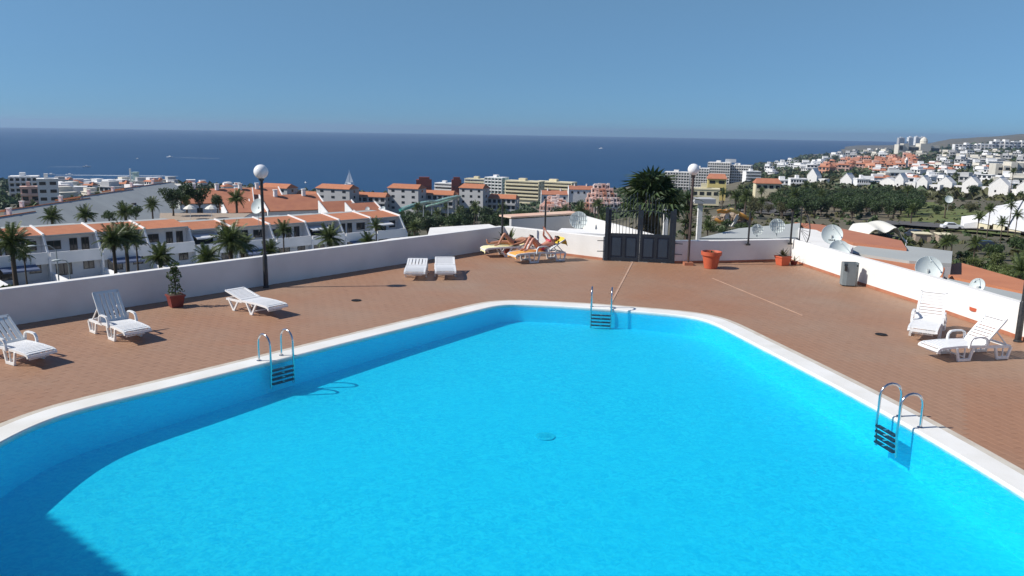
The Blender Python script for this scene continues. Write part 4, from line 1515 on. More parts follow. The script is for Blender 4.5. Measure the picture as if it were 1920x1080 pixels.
# ---------------------------------------------------------------- orange roofed village, terrace with parasols
def village_house(label, p, wd, dp, h, rise, rz, wall_m='render_white', roof_m='roof_red', pots=1, win=2):
    """p: middle of the eave on the near side"""
    t = thing('village_house', label, 'house', (p[0], p[1], p[2] - h), rz, 'orange roofed village houses beyond the terraces')
    MB().slab(-wd / 2, wd / 2, .25, dp, -4, h - .15).build('wall', wall_m, t)
    MB().hexa([(-wd / 2 - .1, 0, h - .13), (wd / 2 + .1, 0, h - .13), (wd / 2 + .1, dp, h + rise - .15), (-wd / 2 - .1, dp, h + rise - .15)], [(-wd / 2 - .1, 0, h), (wd / 2 + .1, 0, h), (wd / 2 + .1, dp, h + rise), (-wd / 2 - .1, dp, h + rise)]).build('roof', roof_m, t)
    for s in (-1, 1):
        x = s * (wd / 2 + .2)
        MB().hexa([(x - .09, -.1, -4), (x + .09, -.1, -4), (x + .09, dp, -4), (x - .09, dp, -4)], [(x - .09, -.1, h + .2), (x + .09, -.1, h + .2), (x + .09, dp, h + rise + .2), (x - .09, dp, h + rise + .2)]).build('gable_wall', wall_m, t)
    for k in range(pots):
        x = -wd / 2 + wd * (k + .5) / pots
        c = MB().lathe([(.42, h + rise - .3), (.42, h + rise + .9)], 10, (x, dp - .5, 0))
        c.lathe([(.52, h + rise + .905), (.52, h + rise + 1.05)], 10, (x, dp - .5, 0))
        c.build('chimney', 'render_white', t, True)
    for k in range(win):
        x = -wd / 2 + wd * (k + .5) / win
        window(t, x, .24, h * .5, 1.1, 1.3)
    return t
vh = [('village house with long red roof and three white chimney pots', (-61.372, 165.00, -11.234), 14, 6, 3.2, 2.6, 20, 3), ('village house below the tower hotel with plain red roof', (-54.460, 172.00, -10.707), 9, 5, 3, 2.0, 28, 1),
      ('village house whose red roof lies left of the lamp pole', (-48.307, 146.00, -11.002), 8, 5, 3, 1.6, 30, 0), ('village house with two white chimney drums on its roof', (-40.535, 150.00, -10.872), 11, 6, 3, 2.5, 32, 2),
      ('village house with a bright orange roof below a grey gable', (-29.388, 140.00, -10.657), 6.0, 4.5, 3, 2.2, 38, 0), ('village house with a bright orange roof at end of terraces', (-24.157, 137.00, -10.628), 5.5, 4.5, 3, 2.2, 40, 0),
      ('village house with striped pinkish roof beside the dark trees', (-21.660, 134.00, -11.353), 5, 5, 3, 2.0, 48, 0), ('village house with low red roof behind the terrace parasols', (-53.329, 152.00, -11.071), 5.5, 4, 3, 1.4, 22, 0)]
for lab, p, wd, dp, h, ri, a, pots in vh:
    village_house(lab, p, wd, dp, h, ri, R(a), pots=pots)
p0 = (-51.017, 128.00, -10.107)
flat_house('sun_terrace', 'pale raised terrace with two white parasols and round bushes', [(-54.128, 121.00, -9.818)[:2], (-42.858, 122.00, -9.086)[:2], (-44.990, 136.00, -9.764)[:2], (-59.668, 134.00, -9.986)[:2]], p0[2], p0[2] - 8, 'render_white', 'tan_gravel', cat='terrace')
def parasol(label, p, r_, h):
    t = thing('parasol', label, 'parasol', (p[0], p[1], p[2] - h), 0, 'white parasols on the raised terrace')
    MB().tube([(0, 0, 0), (0, 0, h + .5)], .05, 6).build('pole', 'frame_white', t)
    cb_ = MB()
    pr = [(r_, 0), (r_ * .62, .32), (.05, .62)]
    cb_.lathe([(r_ * .97, -.06)] + [(a, b_ - .04) for a, b_ in pr], 8, (0, 0, h))
    cb_.lathe(pr, 8, (0, 0, h))
    cb_.build('canopy', 'canopy', t)
parasol('white parasol on the left beside a round clipped bush', (-51.319, 126.00, -8.457), 1.05, 2.2)
parasol('white parasol on the right of the raised terrace', (-48.690, 128.00, -8.604), 1.05, 2.2)
#SECTION5
# ---------------------------------------------------------------- town: hotels and houses
BAND = {}
def grid_block(name, label, p, wd, dp, storeys, cols, wall_m, rz=0.0, sh=3.0, cat='hotel', group=None, roof_m='roof_grey', style='balcony', roof='flat', trim=None, win_m='glass_dark', depth_base=3.0):
    """multi storey block; p is the middle of its front at ground level, local -y is the front"""
    t = thing(name, label, cat, p, rz, group)
    H = storeys * sh
    MB().slab(-wd / 2, wd / 2, 0, dp, -depth_base, H).build('wall', wall_m, t)
    if roof == 'flat':
        r = MB()
        r.slab(-wd / 2 - .2, wd / 2 + .2, -.2, dp + .2, H + .003, H + .5)
        r.slab(-wd * .16, wd * .04, dp * .35, dp * .75, H + .503, H + 2.4)
        r.build('roof', trim or wall_m, t)
    elif roof == 'tiled':
        MB().hexa([(-wd / 2 - .4, -.6, H + .003), (wd / 2 + .4, -.6, H + .003), (wd / 2 + .4, dp + .4, H + .003), (-wd / 2 - .4, dp + .4, H + .003)], [(-wd / 2 - .2, -.4, H + .3), (wd / 2 + .2, -.4, H + .3), (wd / 2 - .6, dp * .5, H + 2.0), (-wd / 2 + .6, dp * .5, H + 2.0)]).build('roof', roof_m, t)
    cw = wd / cols
    pw = cw * (.30 if style == 'plain' and cw > 4 else .62)
    ph = sh * (.42 if style == 'plain' else .55)
    wm = MB().box(0, 0, 0, pw, .10, ph).mesh('window', win_m)
    if style == 'band':
        wm = MB().box(0, 0, 0, wd * .96, .10, sh * .36).mesh('window_band', win_m)
        for s in range(storeys):
            put('window_band', wm, t, (0, -.02, s * sh + sh * .62))
            MB().slab(-wd / 2, wd / 2, -1.2, -.003, s * sh + .05, s * sh + sh * .40).build('balcony', trim or wall_m, t)
    else:
        for s in range(storeys):
            for c in range(cols):
                put('window', wm, t, (-wd / 2 + cw * (c + .5), -.02, s * sh + sh * .55))
        if style == 'fins':
            fm = MB().slab(-.16, .16, -1.3, -.003, 0, H).mesh('fin', trim or wall_m)
            for c in range(cols + 1):
                put('fin', fm, t, (-wd / 2 + cw * c, 0, 0))
            sm_ = MB().slab(-wd / 2, wd / 2, -1.1, -.003, 0, .9).mesh('balcony', trim or wall_m)
            for s in range(1, storeys):
                put('balcony', sm_, t, (0, -.02, s * sh))
        elif style == 'balcony':
            sm_ = MB().slab(-wd / 2, wd / 2, -1.0, -.003, -.15, .75).mesh('balcony', trim or wall_m)
            for s in range(storeys):
                put('balcony', sm_, t, (0, 0, s * sh))
    # dark panes on the right hand side wall
    ns = max(1, int(dp / 5))
    sm2 = MB().box(0, 0, 0, .10, 1.5, 1.3).mesh('window', win_m)
    for s in range(storeys):
        for c in range(ns):
            put('window', sm2, t, (wd / 2 + .02, dp * (c + .5) / ns, s * sh + sh * .55))
    return t
# tower hotel row: three stepped towers with tiled tops, lower wings between them
def tower(label, p, wd, st):
    t = grid_block('hotel_tower', label, p, wd, 9, st, 3, 'render_grey', R(-20), 2.85, 'hotel', 'grey hotel towers with red tiled tops', 'roof_orange', 'plain', 'tiled')
    return t
tower('grey hotel tower with tiled top behind the left lamp', (-120.74, 400.00, -36.800), 17, 4)
tower('grey hotel tower with tiled top left of the sailing boat', (-89.510, 395.00, -36.330), 19, 4)
tower('grey hotel tower with tiled top left of the green water slide', (-55.425, 400.00, -36.002), 17, 4)
tower('grey hotel tower with tiled top at the right, behind the slide', (-21.576, 405.00, -35.670), 13, 4)
for lab, p, wd in (('low tiled hotel wing right of the tower behind the left lamp', (-106.44, 402.00, -35.413), 16), ('low tiled hotel wing with terraces below the sailing boat', (-73.142, 400.00, -35.217), 19), ('low tiled hotel wing under the red brown blocks', (-38.703, 405.00, -34.048), 17), ('low tiled hotel wing at the right end of the tower row', (-6.125, 408.00, -35.712), 15), ('low tiled hotel wing left of the lamp globe', (-136.93, 402.00, -35.371), 14)):
    grid_block('hotel_wing', lab, p, wd, 8, 2, 6, 'render_grey', R(-14), 3.1, 'hotel', 'low hotel wings between the towers', 'roof_orange', 'balcony', 'tiled')
# red brown blocks and the banded hotels
def plain_tower(label, p, wd, h):
    t = thing('tower_block', label, 'building', p, R(6), 'red brown tower blocks')
    b = MB()
    b.slab(-wd / 2, wd / 2, 0, wd * .8, -4, h)
    b.build('wall', 'render_red', t)
    MB().slab(-wd * .32, wd * .36, .6, wd * .6, h + .003, h + 2.2).build('lift_house', 'render_red', t)
    MB().slab(-wd / 2 - .15, wd / 2 + .15, -.15, wd * .8 + .15, h * .52, h * .54).build('ledge', 'dark_metal_roof', t)
    return t
plain_tower('red brown windowless block standing alone against the sea', (-78.572, 700.00, -50.551), 13.5, 12.0)
plain_tower('red brown block beside the dark poster wall', (-50.018, 700.00, -50.086), 8.5, 12.0)
grid_block('hotel', 'cream banded hotel between the two red brown blocks', (-63.483, 720.00, -51.839), 17, 10, 3, 6, 'render_white', R(-20), 3.0, style='band', trim='render_white', group='pale hotels along the shore')
t = grid_block('hotel', 'cream banded hotel with a dark poster on its left end', (-34.121, 720.00, -50.882), 22, 10, 4, 6, 'render_white', R(-20), 3.1, style='band', trim='render_cream', group='pale hotels along the shore')
q = (-42.857, 690.00, -46.448)
t2 = thing('poster_wall', 'dark poster wall with a pale rounded figure beside red brown block', 'poster', (q[0], q[1], q[2] - 3))
MB().slab(-3.6, 3.6, 0, .4, -5, 9.2).build('panel', 'glass_dark', t2)
pm = MB()
pm.prism([(-1.6, 0), (1.5, 0), (1.9, .05), (1.9, .06), (-2.0, .06), (-2.0, .05)], .6, 2.6)
pm.ball((0, .05, 3.6), (1.5, .12, 1.5), 14, 8)
pm.xf(Matrix.Translation((0, -.10, 1.2)))
pm.build('printed_figure', 'render_white', t2)
for k in range(4):
    pass
grid_block('hotel', 'pale green hotel with a slanting glazed front right of poster', (-17.475, 690.00, -48.790), 17, 12, 5, 5, 'slide_pale', R(-28), 2.7, style='fins', trim='render_white', group='pale hotels along the shore')
grid_block('hotel', 'pale yellow hotel, left wing with long balcony bands', (6.650, 650.00, -50.097), 30, 12, 5, 8, 'render_cream', R(-24), 2.9, style='band', trim='render_cream', group='pale hotels along the shore')
grid_block('hotel', 'pale yellow hotel, right wing stretching towards the pink village', (32.789, 670.00, -48.670), 34, 12, 4, 8, 'render_cream', R(-26), 2.9, style='band', trim='render_cream', group='pale hotels along the shore')
# roof sign of pale green letters, not readable from here
q = (-8.375, 688.00, -37.984)
t = thing('roof_sign', 'pale green lettered sign on the hotel roof', 'sign', (q[0], q[1], q[2]), R(-10))
MB().slab(-5.6, 5.6, .3, .5, 0, .6).build('rail', 'frame_white', t)
def letter(strokes, x):
    b = MB()
    for a, c in strokes:
        b.beam((x + a[0], 0, .6 + a[1]), (x + c[0], 0, .6 + c[1]), .34, .4, (0, 1, 0))
    b.build('letter', 'slide_pale', t)
letter((((0, 0), (0, 4.4)), ((0, 4.3), (1.4, 3.6)), ((1.4, 3.6), (0, 2.3)), ((0, 2.3), (1.7, 1.3)), ((1.7, 1.3), (0, .1))), -5.2)
for k, x in enumerate((-2.6, -.6, 1.4, 3.2)):
    letter((((0, 0), (0, 2.4)), ((0, 2.3), (1.1, 2.3)), ((0, 1.2), (1.0, 1.2)), ((0, .1), (1.1, .1)), ((1.1, .1), (1.1, 1.2 if k % 2 else 2.3))), x)
# big white hotel by the sea
HB = dict(cat='hotel', group='wings of the big white seaside hotel')
grid_block('hotel', 'big white hotel, tall right wing with dark upright fins', (250.97, 900.00, -56.337), 27, 16, 9, 11, 'white_wall', R(-24), 3.0, style='fins', **HB)
grid_block('hotel', 'big white hotel, tall middle wing with round roof tank', (229.37, 900.00, -56.688), 24, 18, 10, 10, 'white_wall', R(-20), 3.0, style='fins', **HB)
grid_block('hotel', 'big white hotel, lower wing right behind the lamp globe', (202.57, 880.00, -55.683), 22, 16, 8, 8, 'white_wall', R(-18), 2.9, style='fins', **HB)
grid_block('hotel', 'big white hotel, lowest stepped wing beside the fan palm', (174.99, 860.00, -54.120), 26, 16, 6, 9, 'white_wall', R(-16), 3.0, style='fins', **HB)
q = (243.66, 905.00, -26.962)
t = thing('roof_sign', 'white billboard frame on top of the big white hotel', 'sign', (q[0], q[1], q[2]))
MB().slab(-6, 6, 0, .4, .8, 4.6).build('panel', 'render_white', t)
MB().slab(-5, -4.6, .4, 1.2, -1.5, 4).slab(4.6, 5, .4, 1.2, -1.5, 4).build('strut', 'frame_white', t)
grid_block('apartment_block', 'small white banded block at the right end of the big hotel', (226.94, 760.00, -44.124), 14, 12, 5, 4, 'render_white', 0, 2.9, 'building', style='band')
# yellow villa, pink village, white gables
grid_block('villa', 'yellow villa with a small red roof left of water park', (83.750, 330.00, -19.321), 7.5, 7, 2, 2, 'render_yellow', R(-12), 2.9, 'house', roof_m='roof_red', style='plain', roof='tiled')
grid_block('villa', 'pale yellow low villa with long eaves behind the lamp', (76.849, 320.00, -20.590), 11, 6, 1, 4, 'render_cream', R(-12), 3.2, 'house', style='plain')
grid_block('villa', 'cream villa with wide red hipped roof below white terraces', (105.03, 330.00, -18.097), 10, 7, 1, 4, 'render_cream', R(-8), 3.0, 'house', roof_m='roof_red', style='plain', roof='tiled')

M['pink_pale'] = mat('pink_pale', (.70, .58, .53), .85, (.62, .50, .45), .4, .7, objrand=.06)
def pinks(label, c, n, wd, rise, seed, dist, m='render_pink'):
    t = thing('holiday_village', label, 'holiday village', c, 0, 'pink holiday villages')
    r = random.Random(seed)
    rows = 5
    k = 0
    for row in range(rows):
        half = wd * (1 - row / (rows + 1.5)) / 2
        m_ = max(2, int(n * (1 - row / (rows + 1))))
        for i in range(m_):
            x = -half + 2 * half * (i + .5) / m_ + r.uniform(-.4, .4)
            y = row * 3.2 - 5 * (x / (wd / 2)) ** 2 * -1
            z = row * rise + r.uniform(-.3, .3)
            b = MB()
            w2 = r.uniform(1.6, 2.4)
            b.slab(x - w2 / 2, x + w2 / 2, y, y + 3.6, -4, z + 2.2)
            b.slab(x - w2 * .3, x + w2 * .5, y + .6, y + 3.0, z + 2.2, z + 2.2 + r.uniform(.2, 1.0))
            h = b.build('house', r.choice((m, m, 'pink_pale', 'pink_pale', 'render_salmon')), t)
            MB().slab(x - w2 * .2, x + w2 * .2, y - .04, y + .05, z + .5, z + 1.7).build('window', 'glass_dark', h)
            if r.random() < .5:
                MB().slab(x - w2 * .5, x + w2 * .5, y - .35, y - .04, z - .2, z + .3).build('balcony', 'render_white', h)
    return t
pinks('pink holiday village climbing in tiers left of the fan palm', (47.741, 420.00, -34.600), 12, 22, 2.3, 4, 420)
pinks('small pinkish holiday village among the dark trees', (17.650, 330.00, -28.339), 9, 13, .75, 6, 330)
for lab, p in (('orange roofed house row above the small pink village', (22.224, 430.00, -30.788)), ('orange roofed house with white gable left of the pink village', (39.056, 460.00, -29.929))):
    village_house(lab, (p[0], p[1], p[2] + 2), 14, 7, 3.4, 1.8, 0, roof_m='roof_red', pots=2, win=4)

def gable_house(label, p, wd, h, rise, group='white gabled houses behind the park'):
    t = thing('gabled_house', label, 'house', p, R(-46), group)
    b = MB()
    w2 = wd / 2
    b.v = [(-w2, 0, -2), (w2, 0, -2), (w2, 0, h), (0, 0, h + rise), (-w2, 0, h), (-w2, 7, -2), (w2, 7, -2), (w2, 7, h), (0, 7, h + rise), (-w2, 7, h)]
    b.f = [(0, 1, 2, 3, 4), (9, 8, 7, 6, 5), (0, 5, 6, 1), (1, 6, 7, 2), (0, 4, 9, 5), (2, 7, 8, 3), (3, 8, 9, 4)]
    b.build('wall', 'white_wall', t)
    MB().hexa([(-w2 - .3, -.15, h - .1), (0, -.15, h + rise + .02), (0, 7.2, h + rise + .02), (-w2 - .3, 7.2, h - .1)], [(-w2 - .3, -.15, h + .1), (0, -.15, h + rise + .25), (0, 7.2, h + rise + .25), (-w2 - .3, 7.2, h + .1)]).build('roof', 'render_white', t)
    MB().slab(w2 + .003, w2 + 6, 1.0, 6.5, -2, h * .72).build('side_wing', 'white_wall', t)
    window(t, w2 + 1.0, .98, h * .36, .9, h * .5, 'door')
    window(t, w2 + 4.0, .98, h * .42, 1.6, 1.2)
    window(t, -w2 * .3, -.02, h * .5, .8, 1.0)
    return t
gb = [('white gabled house by itself left of the park trees', (200.43, 539.36, -27.967), 5.5, 5.0, 3.8), ('white gabled house with slanting side, second from left', (195.37, 471.32, -25.118), 5.5, 3.6, 3.0), ('white house with broad windows left in the gabled row', (210.04, 450.77, -24.350), 6.5, 3.6, 1.6), ('white gabled house tall and narrow beside broad windowed one', (211.40, 439.71, -24.123), 3.6, 5.0, 2.4),
      ('white gabled house behind the round bush tree of the park', (217.18, 426.16, -23.892), 4.2, 4.6, 2.2), ('white gabled house in the middle of the right row', (237.59, 441.55, -24.123), 6.0, 3.6, 2.6), ('white gabled house behind the tall umbrella shaped pine', (237.21, 416.38, -23.389), 6.0, 4.0, 2.8), ('white gabled house with widest front in the right row', (228.09, 376.63, -22.270), 6.5, 4.2, 3.0), ('white gabled house cut by the right frame edge', (235.26, 367.73, -21.924), 6.0, 4.0, 2.8)]
for lab, p, wd, h, ri in gb:
    gable_house(lab, p, wd * 1.25, h * 1.25, ri * 1.3)
# long white shop terraces left of the gables
for lab, p, wd, st in (('long white terraced block behind the cream villa', (173.04, 511.85, -28.971), 17, 2), ('low white terraced block joining the lone gable', (177.61, 498.99, -27.325), 10, 2), ('white block with a shed roof between the gabled houses', (198.39, 454.39, -24.496), 7, 2)):
    grid_block('terraced_block', lab, p, wd, 8, st, 6, 'render_white', R(-8), 2.6, 'building', 'white blocks behind the park', style='balcony')
grid_block('villa', 'greenish grey roofed villa with arches behind the gabled row', (285.53, 590.71, -26.461), 17, 10, 2, 5, 'render_grey', R(-6), 2.7, 'house', style='plain', roof='tiled', roof_m='roof_grey')
q = (430.68, 882.79, -30.025)
t = thing('bell_tower', 'small white bell tower standing above the grey roofed villa', 'tower', q)
b = MB()
b.slab(-1.3, 1.3, 0, 2.6, -2, 10)
b.slab(-1.7, 1.7, -.4, 3.0, 10.003, 10.6)
b.build('wall', 'white_wall', t)
MB().slab(-.6, .6, -.05, .1, 6.5, 9.2).build('opening', 'glass_dark', t)
MB().lathe([(1.5, 10.6), (1.1, 12), (.05, 13.5)], 8, (0, 1.3, 0)).build('roof', 'white_wall', t)

# hillside houses: a few kinds, each built once and copied
def hill_house(kind, wall_m, roof_m):
    t = thing('hillside_house', 'x', 'house', (0, 0, 0), 0, 'x')
    r = random.Random(kind)
    wd, dp, h = (9, 8, 5.2) if kind % 2 else (13, 8, 4.0)
    b = MB()
    b.slab(-wd / 2, wd / 2, 0, dp, -5, h)
    if kind % 3 != 0:
        b.slab(-wd / 2, wd * .05, 1.5, dp, h, h + 2.6)
    b.build('wall', wall_m, t)
    if roof_m == 'flat':
        MB().slab(-wd / 2 - .15, wd / 2 + .15, -.6, dp, h + .003, h + .25).build('roof', wall_m, t)
    else:
        MB().hexa([(-wd / 2 - .4, -.5, h + .003), (wd / 2 + .4, -.5, h + .003), (wd / 2 + .4, dp + .3, h + .003), (-wd / 2 - .4, dp + .3, h + .003)], [(-wd / 2 - .3, -.4, h + .2), (wd / 2 + .3, -.4, h + .2), (wd / 2 - 2, dp / 2, h + 2.1), (-wd / 2 + 2, dp / 2, h + 2.1)]).build('roof', roof_m, t)
    wm = MB().box(0, 0, 0, 1.9, .1, 1.4).mesh('window', 'glass_dark')
    for s in range(2 if h > 5 else 1):
        for c in range(3):
            put('window', wm, t, (-wd / 2 + wd * (c + .5) / 3, -.02, 1.4 + s * 2.6))
    return t
HK = {'white': [hill_house(1, 'render_white', 'flat'), hill_house(2, 'render_white', 'flat'), hill_house(3, 'render_white', 'flat')],
      'salmon': [hill_house(1, 'render_salmon', 'roof_red'), hill_house(2, 'render_salmon', 'flat'), hill_house(5, 'render_pink', 'roof_red')],
      'tiled': [hill_house(1, 'render_white', 'roof_orange'), hill_house(4, 'render_white', 'roof_red')],
      'cream': [hill_house(2, 'render_sand', 'flat'), hill_house(1, 'render_grey', 'flat')]}
fresh = {id(o): True for v in HK.values() for o in v}
def place_house(kind, x, y, label, group, scale, rr):
    src_ = rr.choice(HK[kind])
    z = ground(x, y)
    a = rr.uniform(-1.2, -.1)
    if fresh.get(id(src_)):
        fresh[id(src_)] = False
        src_.location = (x, y, z)
        src_.rotation_euler = (0, 0, a)
        src_.scale = (scale,) * 3
        src_['label'] = label
        src_['group'] = group
        return src_
    return copy_tree(src_, (x, y, z), a, label, scale, group)
TAKEN = []
def where(u, v):
    return ('front', 'second', 'third', 'back')[min(3, int(v * 4))] + ' rank ' + ('far left', 'left', 'middle', 'right', 'far right')[max(0, min(4, int(u * 5)))]
def scatter(n, t0, t1, y0, y1, kinds, label, group, smin=.8, smax=1.3, seed=1, gap=11):
    r = random.Random(seed)
    k = tries = 0
    while k < n and tries < n * 40:
        tries += 1
        t = r.uniform(t0, t1)
        y = y0 * (y1 / y0) ** r.random()
        x = t * y
        if ground(x, y) < SEA_Z + 3:
            continue
        g_ = gap * (1 + y / 2500)
        if any((x - a) ** 2 + (y - b) ** 2 < g_ * g_ for a, b in TAKEN):
            continue
        TAKEN.append((x, y))
        kind = r.choice(kinds)
        lb = label[kind] if isinstance(label, dict) else label
        q = (math.log(y / y0) / math.log(y1 / y0))
        lb += ', ' + where((t - t0) / (t1 - t0), q)
        place_house(kind, x, y, lb, group[kind] if isinstance(group, dict) else group, r.uniform(smin, smax) * (1 + y / 6000), r)
        k += 1
scatter(46, 0.385, 0.502, 850, 1500, ['salmon'], 'salmon house in the terracotta quarter on the hillside', 'salmon houses on the right hillside', seed=2, gap=12)
scatter(16, 0.454, 0.500, 900, 1250, ['salmon'], 'salmon house in the terracotta quarter on the hillside', 'salmon houses on the right hillside', seed=12, gap=12)
scatter(26, 0.315, 0.395, 1000, 2000, ['white'], 'small white house on the headland above sea', 'white houses on the headland', seed=3, gap=16)
scatter(75, 0.448, 0.646, 470, 1000, ['white', 'white', 'white', 'tiled', 'cream'], {'white': 'white house behind the gabled row', 'tiled': 'tiled white house behind the gabled row', 'cream': 'cream house behind the gabled row'}, {'white': 'white houses behind the gabled row', 'tiled': 'tiled houses behind the gabled row', 'cream': 'cream houses behind the gabled row'}, .6, 1.0, seed=4, gap=10.5)
scatter(50, 0.487, 0.646, 1000, 1900, ['white', 'cream'], {'white': 'distant white house on the middle hillside', 'cream': 'distant cream house on the middle hillside'}, {'white': 'white houses on the middle hillside', 'cream': 'cream houses on the middle hillside'}, seed=5, gap=18)
scatter(16, 0.395, 0.474, 1500, 2600, ['white', 'cream'], {'white': 'faraway white house on the coastal ridge', 'cream': 'faraway cream house on the coastal ridge'}, {'white': 'white houses on the coastal ridge', 'cream': 'cream houses on the coastal ridge'}, 1.0, 1.5, seed=6, gap=30)
scatter(46, -0.600, -0.411, 430, 800, ['white', 'tiled', 'cream'], {'white': 'white house on shore above the grey roofs', 'tiled': 'tiled house on shore above the grey roofs', 'cream': 'cream house on shore above the grey roofs'}, {'white': 'white houses on the shore slope', 'tiled': 'tiled houses on the shore slope', 'cream': 'cream houses on the shore slope'}, .8, 1.15, seed=7, gap=12)
scatter(14, -0.414, -0.135, 560, 800, ['tiled', 'white'], {'white': 'white house by the shore behind the tower hotel', 'tiled': 'tiled house by the shore behind the tower hotel'}, {'white': 'white shore houses behind the tower hotel', 'tiled': 'tiled shore houses behind the tower hotel'}, .7, .95, seed=8, gap=14)
for o in [h for v in HK.values() for h in v]:
    if fresh[id(o)]:
        for c in CH.get(o.name, []):
            bpy.data.objects.remove(c)
        bpy.data.objects.remove(o)
# left shore landmarks
grid_block('hotel', 'white stepped seaside hotel at the far left shore', (-278.57, 453.75, -37.651), 14, 10, 4, 5, 'render_white', R(24), 3.0, style='fins', group='pale hotels along the shore')
grid_block('apartment_block', 'white apartment block with dark balconies at left shore', (-192.59, 330.00, -28.008), 7.5, 6, 3, 2, 'white_wall', R(30), 3.2, 'building', style='plain')
grid_block('apartment_block', 'grey white apartment block with reddish balcony front, left of whiter one', (-209.44, 345.00, -29.382), 7.0, 6, 2, 2, 'render_pink', R(30), 3.2, 'building', style='balcony')
q = (-339.67, 716.73, -50.833)
t = thing('watch_tower', 'slim pale greenish tower by the sea at left', 'tower', (q[0], q[1], q[2]))
MB().slab(-2.2, 2.2, 0, 4, -3, 13).slab(-2.6, 2.6, -.4, 4.4, 13.003, 14).build('wall', 'slide_pale', t)
MB().slab(-4.6, -3.4, 0, 1.2, -3, 17).build('mast', 'frame_white', t)
# far white rows, hotel on the knoll, high rises and ridge
def far_row(label, p, wd, h, rz, m='render_white', steps=8, st=3):
    t = thing('far_terrace', label, 'building', p, rz, 'long pale building rows on the far slope')
    b = MB()
    r = random.Random(int(wd * 7))
    for i in range(steps):
        x0 = -wd / 2 + wd * i / steps
        b.slab(x0, x0 + wd / steps * .9, r.uniform(0, 5), 18, -6, h * r.uniform(.75, 1.1))
    b.build('wall', m, t)
    wmm = MB().box(0, 0, 0, wd / steps * .6, .3, h * .16).mesh('window', 'glass_dark')
    for i in range(steps):
        for s in range(2):
            put('window', wmm, t, (-wd / 2 + wd * (i + .45) / steps, -.2, h * (.3 + .35 * s)))
    return t
far_row('long white building row on the far right slope, left part', (1231.83, 2167.92, -24.880), 95, 17, R(-5), steps=10)
far_row('long white building row on the far right slope, right part', (1369.03, 2229.16, -21.158), 100, 24, R(-8), steps=9)
far_row('pale yellowish flat row below the far white rows', (781.84, 1341.05, -30.012), 75, 9, R(-4), 'render_sand', 7)
far_row('grey white row with bluish roof on the middle right slope', (641.41, 1092.54, -30.000), 52, 8, R(-4), 'render_grey', 6)
far_row('white row along the coast ridge left of the knoll hotel', (1639.51, 3567.90, -52.354), 70, 10, R(4), 'render_sand', 7)
far_row('cream block with many windows near the right frame edge', (380.96, 611.71, -26.176), 24, 13, R(-12), 'render_sand', 5)
q = (931.83, 1829.73, -28.006)
t = thing('hotel', 'beige hotel complex with a domed tower on the far knoll', 'hotel', q)
b = MB()
b.slab(-62, -50, 0, 20, -8, 17)
b.slab(-49.9, -38, 2, 20, -8, 19)
b.slab(-37.9, -12, 6, 22, -8, 13)
b.slab(-11.9, 12, 0, 24, -8, 20)
b.slab(12.1, 34, 4, 22, -8, 15)
b.slab(34.1, 70, 0, 14, -8, 7)
b.build('wall', 'render_sand', t)
MB().lathe([(8, 20.02), (8.4, 26), (6, 31), (2, 34), (.1, 35)], 12, (0, 12, 0)).build('dome', 'render_sand', t)
MB().slab(-37, -13, 5.5, 5.95, 4, 11).slab(13, 33, 3.5, 3.95, 3, 10).slab(-60, -52, -.4, -.05, 5, 14).build('window', 'glass_dark', t)
for k, (lab, px) in enumerate((('bluish high rise, leftmost of the group far off', (2871.91, 6000.00, -54.076)), ('pale high rise, second of the far group', (2939.08, 6000.00, -52.996)), ('pale slim high rise, third of the far group', (3011.39, 6050.00, -52.705)), ('bluish slim high rise, fourth of the far group', (3055.21, 6050.00, -52.000)))):
    w_ = (44, 34, 26, 34)[k]
    h_ = (58, 62, 66, 62)[k]
    t = thing('high_rise', lab, 'high rise', px, 0, 'high rises far behind the town')
    MB().slab(-w_ / 2, w_ / 2, 0, 30, -40, h_).build('wall', 'render_grey' if k in (0, 3) else 'render_white', t)
    wm = MB().slab(-w_ * .4, w_ * .4, -.8, -.05, 0, 2.4).mesh('window', 'glass_dark')
    for s in range(7):
        put('window', wm, t, (0, 0, h_ * (s + .6) / 8))
    MB().slab(-w_ * .2, w_ * .2, 8, 20, h_ + .01, h_ + 6).build('roof', 'render_white', t)

# white terraced complex at the right with sloping white roofs
q0, q1, q2, q3 = (98.338, 168.00, -12.387), (97.060, 140.00, -12.558), (134.31, 196.00, -8.834), (116.31, 192.00, -11.372)
t = thing('white_complex', 'white complex with wide sloping roof and yellow walls at right', 'building', (q0[0], q0[1], ground(q0[0], q0[1])))
o_ = Vector(t.location)
A_, B_, C_, D_ = (Vector(v) - o_ for v in (q0, q1, q2, q3))
A_.z -= .3
for i in range(5):
    a0, a1 = i / 5, (i + 1) / 5
    P0, P1 = A_.lerp(B_, a0 + .003), A_.lerp(B_, a1 - .003)
    T0, T1 = D_.lerp(C_, a0 + .003), D_.lerp(C_, a1 - .003)
    dz = Vector((0, 0, (i % 2) * .35))
    MB().hexa([P0 + dz - Vector((0, 0, .25)), P1 + dz - Vector((0, 0, .25)), T1 + dz - Vector((0, 0, .25)), T0 + dz - Vector((0, 0, .25))], [P0 + dz, P1 + dz, T1 + dz, T0 + dz]).build('roof', 'render_white', t)
    g0, g1 = P0.lerp(P1, .12), P0.lerp(P1, .88)
    b0, b1 = T0.lerp(T1, .12), T0.lerp(T1, .88)
    MB().hexa([(p.x, p.y, -3) for p in (g0 + Vector((.2, .6, 0)), g1 + Vector((.2, .6, 0)), b1, b0)], [p + dz - Vector((0, 0, .27)) for p in (g0 + Vector((.2, .6, 0)), g1 + Vector((.2, .6, 0)), b1, b0)]).build('wall', 'render_cream', t)
    mid = (g0 + g1) / 2
    window(t, mid.x + .2, mid.y + .5, mid.z - 1.6, 1.4, 1.2, rz=-.6)
